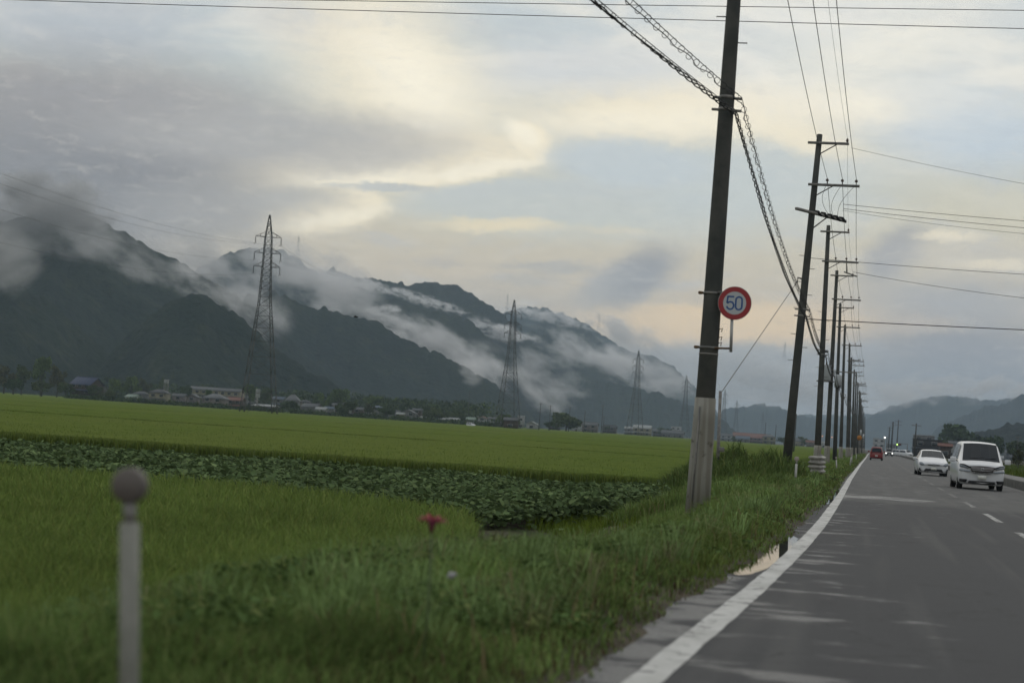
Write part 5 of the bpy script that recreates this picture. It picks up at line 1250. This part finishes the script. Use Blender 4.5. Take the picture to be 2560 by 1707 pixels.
# ------------------------------------------------------------------ delineators (marker posts)
M_POSTW = mat('dirty white marker post', rough=.5, spec=.3, build=vary((.33, .32, .30), (.46, .46, .44), 5, obj=True)); M_REF = mat('pinkish grey reflector back', (.30, .255, .235), rough=.35, spec=.5)
gd = 'white marker posts along the verge'
M_POSTN = mat('dark grey marker post', rough=.6, spec=.2, build=vary((.18, .185, .155), (.25, .25, .22), 5, obj=True)); M_REFN = mat('dark reflector back', (.12, .105, .095), rough=.5)  # darker post and reflector materials, for the nearest post only
def marker(px, Y, ztop, label, rr=.05, lean=0.0, pr=.03, m1=None, m2=None, bx=None):
    b = at(px, horizon(px), Y); z0 = float(ground_z(b.x, Y)) - .05
    if bx: b.x = bx(z0)
    o = thing('marker_post', label, 'marker post', (b.x, Y, z0), group=gd); h = ztop - z0; o.rotation_euler = (0, lean, 0)
    MB().tube([(0, 0, 0), (0, 0, h - rr * 3.2), (0, 0, h - rr * 3.1)], [pr, pr, pr * .7], 16).build('post', m1 or M_POSTW, o, True)
    MB().tube([(0, 0, h - rr * 3.2), (0, 0, h - rr * 2)], [pr * .66] * 2, 12).build('neck', M_STEEL, o, True)
    MB().tube([(0, -.022, h - rr), (0, -.016, h - rr), (0, .016, h - rr), (0, .022, h - rr)], [rr * .88, rr, rr, rr * .88], 28).build('reflector', m2 or M_REF, o, True)
    return o
t_ = at(325, 1166, 5.15); t2 = at(323, 1707, 5.15); kx = (t_.x - t2.x) / (t_.z - t2.z)
marker(325, 5.15, t_.z, 'large blurred marker post with round reflector, nearest the camera at lower left', rr=.052, lean=math.atan(kx), pr=.029, bx=lambda z0: t_.x - kx * (t_.z - z0), m1=M_POSTN, m2=M_REFN)
marker(1994, 55, .98, 'marker post left of the guard rail end, below the third pole', rr=.07, pr=.035)
marker(2096, 92, .85, 'slightly tilted marker post right of the guard rail end', lean=-.10)
marker(2127, 128, .85, 'thin marker post third along the verge', lean=.08); marker(2132, 150, .85, 'thin marker post fourth along the verge', lean=-.05); marker(2142, 190, .85, 'farthest thin marker post by the pole row')

# guard rail end seen end-on, striped light and dark
b = at(2043, horizon(2043), 68); gx = b.x; z0 = .02
M_RAIL = mat('weathered guard rail', rough=.5, spec=.4, build=vary((.12, .115, .10), (.30, .29, .26), 4, obj=True))
G = thing('guard_rail', 'short pale guard rail with two ribbed beams seen end-on at the third pole', 'guard rail', (gx, 68, z0))
for zc_, nm in ((.78, 'beam'), (.45, 'beam')):
    prof = [(-.02, .16), (.05, .13), (.09, .08), (.02, .03), (.0, 0), (.02, -.03), (.09, -.08), (.05, -.13), (-.02, -.16)]
    m = MB(); pth = [(-.20, .30), (-.22, .12), (-.16, .02), (-.05, 0), (.10, .03), (.17, .14), (.20, .6), (.22, 3.0)]
    nrm = []
    for i in range(len(pth)):
        a = Vector(pth[max(i - 1, 0)]); c = Vector(pth[min(i + 1, len(pth) - 1)]); d = (c - a).normalized(); nrm.append(Vector((d.y, -d.x)))
    vs = []
    for (x, y), n_ in zip(pth, nrm):
        for u, v in prof: vs.append((x + n_.x * u, y + n_.y * u, zc_ + v))
    k = len(prof); fs = [[i * k + j, i * k + j + 1, (i + 1) * k + j + 1, (i + 1) * k + j] for i in range(len(pth) - 1) for j in range(k - 1)]
    m.add(vs, fs).build(nm, M_RAIL, G)
for y_ in (.35, 2.6): MB().tube([(.12, y_, 0), (.12, y_, 1.0)], .055, 10).build('post', M_STEEL, G, True)
MB().box((-.08, .10, .2), (.34, .16, .5)).build('gap_shade_block', M_DCONC, G, bevel=.02)  # dark box added behind the beams, standing for shade in the gaps

# small things in the verge
fl = at(1080, 1306, 9.0); gz = float(ground_z(fl.x, 9.0)); o = thing('flower', 'single crimson flower head blurred on a stalk in the weeds, lower centre-left', 'flower', (fl.x, 9.0, gz))
MB().tube([(0, 0, -.02), (.01, 0, (fl.z - gz) * .5), (.0, 0, fl.z - gz - .02)], .006, 6).build('stem', mat('flower stem', (.07, .10, .04)), o)
h_ = fl.z - gz; m = MB()
for k in range(22):
    a = k * 2.4; r_ = .055 * math.sqrt(k / 22); c = Vector((r_ * math.cos(a), r_ * math.sin(a), h_ + .03 - r_ * .6)); u = Vector((math.cos(a), math.sin(a), .5)).normalized(); s_ = Vector((-math.sin(a), math.cos(a), 0))
    m.add([c - u * .004, c + u * .02 + s_ * .014, c + u * .036 + Vector((0, 0, .004)), c + u * .02 - s_ * .014], [[0, 1, 2, 3]])
m.build('petals', mat('crimson petals', (.36, .02, .08), rough=.6), o)
MB().tube([(0, 0, h_ - .05), (0, 0, h_ - .01), (0, 0, h_ + .015)], [.008, .018, .03], 8).build('calyx', mat('calyx', (.14, .03, .05)), o)
lt = at(1128, 1438, 9.6); o = MB().tube([lt + Vector((-.02, 0, -.01)), lt, lt + Vector((.025, .01, .012))], [.008, .022, .006], 7).build('litter', mat('pale scrap', (.3, .3, .3))); tag(o, 'small pale scrap of litter caught in the grass right of the crimson flower', 'litter')
st = at(1958, 1249, 44); o = MB().tube([st + Vector((-.28, 0, -.05)), st, st + Vector((.3, .1, .12))], [.02, .03, .015], 6).build('fallen_branch', mat('dark wet wood', (.02, .018, .015))); tag(o, 'dark fallen branch lying on the verge grass left of the road', 'branch')
bd = at(817 * DS, 728 * DS, 120); o = thing('bird', 'tiny black bird flying in front of the misty hills', 'bird', bd); m = MB()
m.tube([(-.16, 0, 0), (-.05, 0, .01), (.08, 0, .01), (.17, 0, .03)], [.01, .055, .05, .015], 8); m.build('body', M_BLACK, o, True)
for s in (-1, 1): MB().add([(-.05, 0, .02), (.07, 0, .02), (.05, s * .2, .10), (-.02, s * .34, .04), (-.06, s * .2, .09)], [[0, 1, 2, 3, 4]]).build('wing', M_BLACK, o)
# bare wooden stakes standing in the rice near and under the pylon
for k, (vx, vy) in enumerate(((791, 972), (845, 975))):
    p_ = at(vx * DS, vy * DS, 330); o = MB().tube([(p_.x, 330, -.5), (p_.x, 330, p_.z)], .06, 6).build('stake', M_POLE); tag(o, ['left one of two thin stakes in the rice right of the tallest pylon', 'right one of two thin stakes in the rice right of the tallest pylon'][k], 'stake', 'stakes in the rice field')

# ------------------------------------------------------------------ vehicles
def paintm(name, c, rough=.28): return mat(name, c, rough=rough, spec=.5, coat=.5)
M_VW = paintm('white car paint', (.54, .555, .57)); M_VR = paintm('dark red car paint', (.22, .018, .022)); M_VD = paintm('dark grey car paint', (.05, .055, .06))
M_CG = mat('tinted car glass', (.010, .016, .022), rough=.1, spec=.16); M_TRIM = mat('black trim', (.014, .014, .015), rough=.6); M_LENS = mat('clear headlamp', (.24, .27, .30), rough=.12, spec=.7)
M_CHR = mat('satin chrome', (.45, .46, .47), rough=.25, metal=.8); M_TAIL = mat('tail lamp', (.30, .01, .01), rough=.2); M_GRL = mat('grey bronze grille', (.13, .12, .12), rough=.35, metal=.5); M_PLATE = mat('number plate', (.55, .56, .52), rough=.5)
def car(name, label, cat, loc, rz, st, w, paint_, kind, group=None, lit=False, detail=2):
    """st: stations (y, z_bottom, half width, z_belt, half width at roof, z_top); y=0 is the nose"""
    o = thing(name, label, cat, loc, rz, group); cur = .24 if kind != 'van' else .20; L = st[-1][0]
    def cv(x, y): 
        k = max(0, 1 - y / 1.2) ** 2; k2 = max(0, 1 - (L - y) / .8) ** 2
        return y + cur * abs(x / w) ** 2.6 * k - .14 * abs(x / w) ** 2.6 * k2
    def ring(s):
        y, zb, hw_, zm, hr, zt = s; hr2 = hr * .90
        half = [(0, zb), (hw_ * .86, zb), (hw_ * .97, zb + .10), (hw_, zb + (zm - zb) * .45), (hw_ * .985, zm - .03), (hw_ * .955, zm + (.03 if zt > zm + .3 else 0)), (hr + .0, max(zm, zt - .10)), (hr2, zt - .015), (hr2 * .5, zt + .012), (0, zt + .02)]
        full = half + [(-x, z) for x, z in half[-2:0:-1]]
        return [Vector((x, cv(x, y), z)) for x, z in full], len(half)
    R = [ring(s) for s in st]; nh = R[0][1]; n = len(R[0][0])
    V = [v for r_, _ in R for v in r_]; body = []; glass = {}; 
    for i in range(len(st) - 1):
        tall = (st[i][5] - st[i][3] > .3) or (st[i + 1][5] - st[i + 1][3] > .3); both = (st[i][5] - st[i][3] > .3) and (st[i + 1][5] - st[i + 1][3] > .3)
        for k in range(n):
            k2 = (k + 1) % n; f = [i * n + k, i * n + k2, (i + 1) * n + k2, (i + 1) * n + k]
            kk = k if k < nh - 1 else n - 1 - k
            key = None
            if kk == 5 and both: key = 'side'
            if kk in (7, 8) and tall and not both: key = 'wind' if st[i + 1][5] > st[i][5] else 'rear'
            if key: glass.setdefault((key, k < nh - 1) if key == 'side' else (key, 0), []).append(f)
            body.append(f)
    m = MB(); m.v = [tuple(v) for v in V]; m.f = body
    # rounded nose and tail caps
    for idx, s_ in ((0, -1), (len(st) - 1, 1)):
        base_ = [idx * n + k for k in range(n)]
        for k in range(nh - 1): 
            a, b2 = base_[k], base_[k + 1]; c2 = base_[(n - k - 1) % n]; d2 = base_[(n - k) % n]
            mid0 = None
            m.f.append([a, b2, c2, d2] if k else [a, b2, c2])
    bo = m.build('body', paint_, o, True)
    for (key, sd_), fs in glass.items():
        g = MB(); 
        for f in fs:
            q = [V[j].copy() for j in f]; c = sum(q, Vector()) / 4
            nr = (q[1] - q[0]).cross(q[3] - q[0]).normalized()
            if nr.dot(c - Vector((0, L / 2, .9))) < 0: nr = -nr
            sh = .0
            q = [p + nr * .012 for p in q]
            if key == 'side':
                q = [c + nr * .012 + (p - c - nr * .012) * .93 for p in q]
            g.add(q, [[0, 1, 2, 3]])
        go = g.build({'wind': 'windscreen', 'rear': 'rear_window', 'side': 'side_window'}[key], M_CG, o)
    # wheels
    wr = .33 if kind == 'van' else .30
    for sx in (-1, 1):
        for wy in (st[0][0] + .92, L - .85):
            x = sx * (w - .13); wh = MB().tube([(x - sx * .1, wy, wr), (x - sx * .08, wy, wr), (x + sx * .10, wy, wr), (x + sx * .115, wy, wr)], [wr * .9, wr, wr, wr * .93], 22).build('wheel', M_BLACK, o, True)
            MB().tube([(x + sx * .118, wy, wr), (x + sx * .121, wy, wr)], [wr * .64, wr * .6], 18).build('rim', M_CHR, wh)
    def slab(name, poly, y0, m_, th=.03, par=None):      # face-on polygon following the curve of the nose
        f_ = MB(); n_ = len(poly); a = [(x, cv(x, 0) + y0, z) for x, z in poly]; b_ = [(x, cv(x, 0) + y0 + th, z) for x, z in poly]
        f_.add(a + b_, [list(range(n_)), list(range(2 * n_ - 1, n_ - 1, -1))] + [[i, (i + 1) % n_, n_ + (i + 1) % n_, n_ + i] for i in range(n_)]); return f_.build(name, m_, par or o)
    def slabr(name, poly, y0, m_, th=.03):
        f_ = MB(); n_ = len(poly); g_ = lambda x: cv(x, L); a = [(x, g_(x) - y0, z) for x, z in poly]; b_ = [(x, g_(x) - y0 - th, z) for x, z in poly]
        f_.add(a + b_, [list(range(n_)), list(range(2 * n_ - 1, n_ - 1, -1))] + [[i, (i + 1) % n_, n_ + (i + 1) % n_, n_ + i] for i in range(n_)]); return f_.build(name, m_, o)
    return o, slab, slabr, cv, L
def mirrors(o, y, x, z, m_, s=1.0):
    for sx in (-1, 1):
        mb = MB(); mb.box((sx * (x + .13 * s), y, z), (.20 * s, .12, .17 * s)); mo = mb.build('wing_mirror', m_, o, bevel=.03)
        MB().bar((sx * (x - .04), y + .03, z - .07), (sx * (x + .06), y + .02, z - .03), .04).build('mirror_arm', M_TRIM, mo)
# white minivan
xv = at(2454, horizon(2454), 77).x
vst = [(0, .30, .74, .84, .70, .90), (.10, .22, .86, .93, .79, 1.0), (.40, .20, .905, 1.0, .83, 1.09), (.72, .20, .915, 1.05, .82, 1.15), (1.60, .20, .915, 1.12, .72, 1.84), (1.95, .20, .915, 1.13, .71, 1.91), (3.4, .20, .915, 1.13, .71, 1.935), (4.4, .22, .91, 1.13, .70, 1.91), (4.75, .25, .90, 1.1, .66, 1.80), (4.87, .35, .86, 1.0, .6, 1.25)]
van, slab, slabr, cv, L = car('minivan', 'white minivan coming towards the camera in the right lane', 'minivan', (xv, 76, 0), math.radians(2.0), vst, .915, M_VW, 'van')
for s in (-1, 1):
    X_ = lambda P_: [(s * x, z) for x, z in P_]
    slab('headlight', X_([(.54, .83), (.88, .88), (.885, 1.02), (.72, 1.01), (.52, .93)]), -.012, M_LENS)
    slab('headlight', X_([(.42, .73), (.56, .70), (.89, .72), (.885, .815), (.50, .775)]), -.014, M_LENS)
    slab('indicator', X_([(.47, .86), (.70, .955), (.86, .985), (.87, 1.01), (.68, .995), (.45, .90)]), -.02, M_TRIM)
    slab('fog_lamp_recess', X_([(.62, .27), (.87, .30), (.87, .41), (.56, .40)]), -.012, M_TRIM)
slab('grille', [(-.50, .93), (-.30, .955), (0, .965), (.30, .955), (.50, .93), (.40, .70), (0, .685), (-.40, .70)], -.016, M_GRL)
for k in range(3): slab('grille_bar', [(-.44 + .03 * k, .90 - .06 * k), (.44 - .03 * k, .90 - .06 * k), (.44 - .03 * k, .885 - .06 * k), (-.44 + .03 * k, .885 - .06 * k)], -.024, M_CHR, .01)
slab('lower_intake', [(-.50, .36), (.50, .36), (.54, .25), (-.54, .25)], -.014, M_TRIM)
slab('bumper_trim', [(-.40, .70), (.40, .70), (.37, .665), (-.37, .665)], -.02, M_CHR)
slab('number_plate', [(-.165, .42), (.165, .42), (.165, .585), (-.165, .585)], -.035, M_PLATE, .02)
MB().tube([(math.cos(t) * .075, -.045, .825 + math.sin(t) * .055) for t in np.linspace(0, 6.283, 17)], .011, 6).build('emblem', M_CHR, van)
MB().tube([(math.cos(t) * .03, -.046, .825 + math.sin(t) * .05) for t in np.linspace(0, 6.283, 13)], .009, 6).build('emblem', M_CHR, van)
mirrors(van, 1.05, .93, 1.17, M_VW, 1.15)
MB().bar((-.45, .80, 1.24), (.10, .86, 1.30), .02).build('wiper', M_TRIM, van); MB().bar((.15, .80, 1.24), (.60, .86, 1.30), .02).build('wiper', M_TRIM, van)
# white hatchback
xh = at(2335, horizon(2335), 113).x
hst = [(0, .26, .66, .62, .58, .66), (.10, .20, .80, .70, .72, .76), (.45, .18, .86, .78, .76, .86), (.95, .18, .873, .88, .76, .99), (1.2, .18, .873, .92, .76, 1.08), (2.0, .18, .873, .95, .64, 1.46), (2.5, .18, .873, .96, .62, 1.53), (3.2, .18, .873, .97, .62, 1.51), (4.2, .22, .86, .96, .56, 1.18), (4.46, .32, .80, .90, .5, 1.0)]
hb, slab, slabr, cv, L = car('hatchback', 'white hatchback following behind the white minivan', 'car', (xh, 112, 0), math.radians(2.5), hst, .873, M_VW, 'car')
for s in (-1, 1):
    X_ = lambda P_: [(s * x, z) for x, z in P_]
    slab('headlight', X_([(.52, .62), (.70, .58), (.84, .64), (.83, .80), (.68, .78)]), -.010, M_LENS); slab('fog_lamp_recess', X_([(.72, .25), (.84, .28), (.84, .44), (.78, .44)]), -.012, M_TRIM)
slab('grille', [(-.36, .665), (.36, .665), (.33, .625), (-.33, .625)], -.014, M_TRIM); slab('lower_intake', [(-.46, .42), (.46, .42), (.58, .24), (-.58, .24)], -.013, M_TRIM)
slab('number_plate', [(-.165, .35), (.165, .35), (.165, .51), (-.165, .51)], -.033, M_PLATE, .02)
MB().tube([(math.cos(t) * .06, -.03, .665 + math.sin(t) * .04) for t in np.linspace(0, 6.283, 13)], .01, 6).build('emblem', M_CHR, hb); mirrors(hb, 1.45, .90, .98, M_VW)
# red car going away: the tail faces the camera
kst = [(0, .28, .62, .66, .56, .72), (.1, .2, .74, .78, .66, .86), (.5, .18, .80, .9, .70, 1.0), (.85, .18, .80, .95, .70, 1.08), (1.3, .18, .80, .98, .64, 1.56), (2.2, .18, .80, .98, .63, 1.62), (3.2, .20, .80, .98, .62, 1.60), (3.5, .24, .78, .96, .60, 1.5), (3.66, .30, .76, .92, .66, 1.0)]
def kcar(name, label, loc, rz, paint_, front, lit=False, group=None):
    o, slab, slabr, cv, L = car(name, label, 'car', loc, rz, kst, .80, paint_, 'car', group)
    for s in (-1, 1):
        X_ = lambda P_: [(s * x, z) for x, z in P_]
        slab('headlight', X_([(.50, .60), (.72, .60), (.76, .76), (.54, .74)]), -.012, lampmat((1, .98, .92), 3.5) if lit else M_LENS)
        slabr('tail_light', X_([(.60, .78), (.75, .80), (.76, 1.0), (.66, .96)]), -.03, M_TAIL)
    slab('grille', [(-.36, .64), (.36, .64), (.36, .54), (-.36, .54)], -.012, M_TRIM); slab('number_plate', [(-.165, .34), (.165, .34), (.165, .5), (-.165, .5)], -.02, M_PLATE)
    slabr('number_plate', [(-.165, .48), (.165, .48), (.165, .62), (-.165, .62)], -.035, M_PLATE); slabr('bumper_recess', [(-.7, .22), (.7, .22), (.7, .34), (-.7, .34)], -.02, M_TRIM)
    mirrors(o, 1.0, .82, 1.05, paint_); return o
p_ = at(2192, horizon(2192), 230)
kcar('hatchback', 'small dark red car with pale roof line driving away in the left lane', (p_.x, 233.5, 0), math.pi, M_VR, False)
MB().box((0, 2.3, 1.635), (1.15, 1.9, .03)).build('roof_panel', M_VW, [o for o in C.objects if o.get('label', '').startswith('small dark red car')][0], bevel=.01)
p_ = at(2223.5, horizon(2223.5), 400); kcar('hatchback', 'small dark oncoming car with both headlights lit', (p_.x, 400, 0), .02, M_VD, True, lit=True)
gp_ = 'white cars parked beyond the kerb on the right'
p_ = at(2263, horizon(2263), 470); kcar('hatchback', 'left one of two white cars parked in front of the dark shop', (p_.x, 470, .0), 1.0, M_VW, True, group=gp_)
p_ = at(2279, horizon(2279), 440); kcar('hatchback', 'right one of two white cars parked in front of the dark shop', (p_.x, 440, .0), .7, M_VW, True, group=gp_)
p_ = at(1128 * DS, horizon(1128 * DS), 720); kcar('hatchback', 'pale car parked beside the brown field shed near the second pylon', (p_.x, 690, -.55), 1.3, M_VW, True)
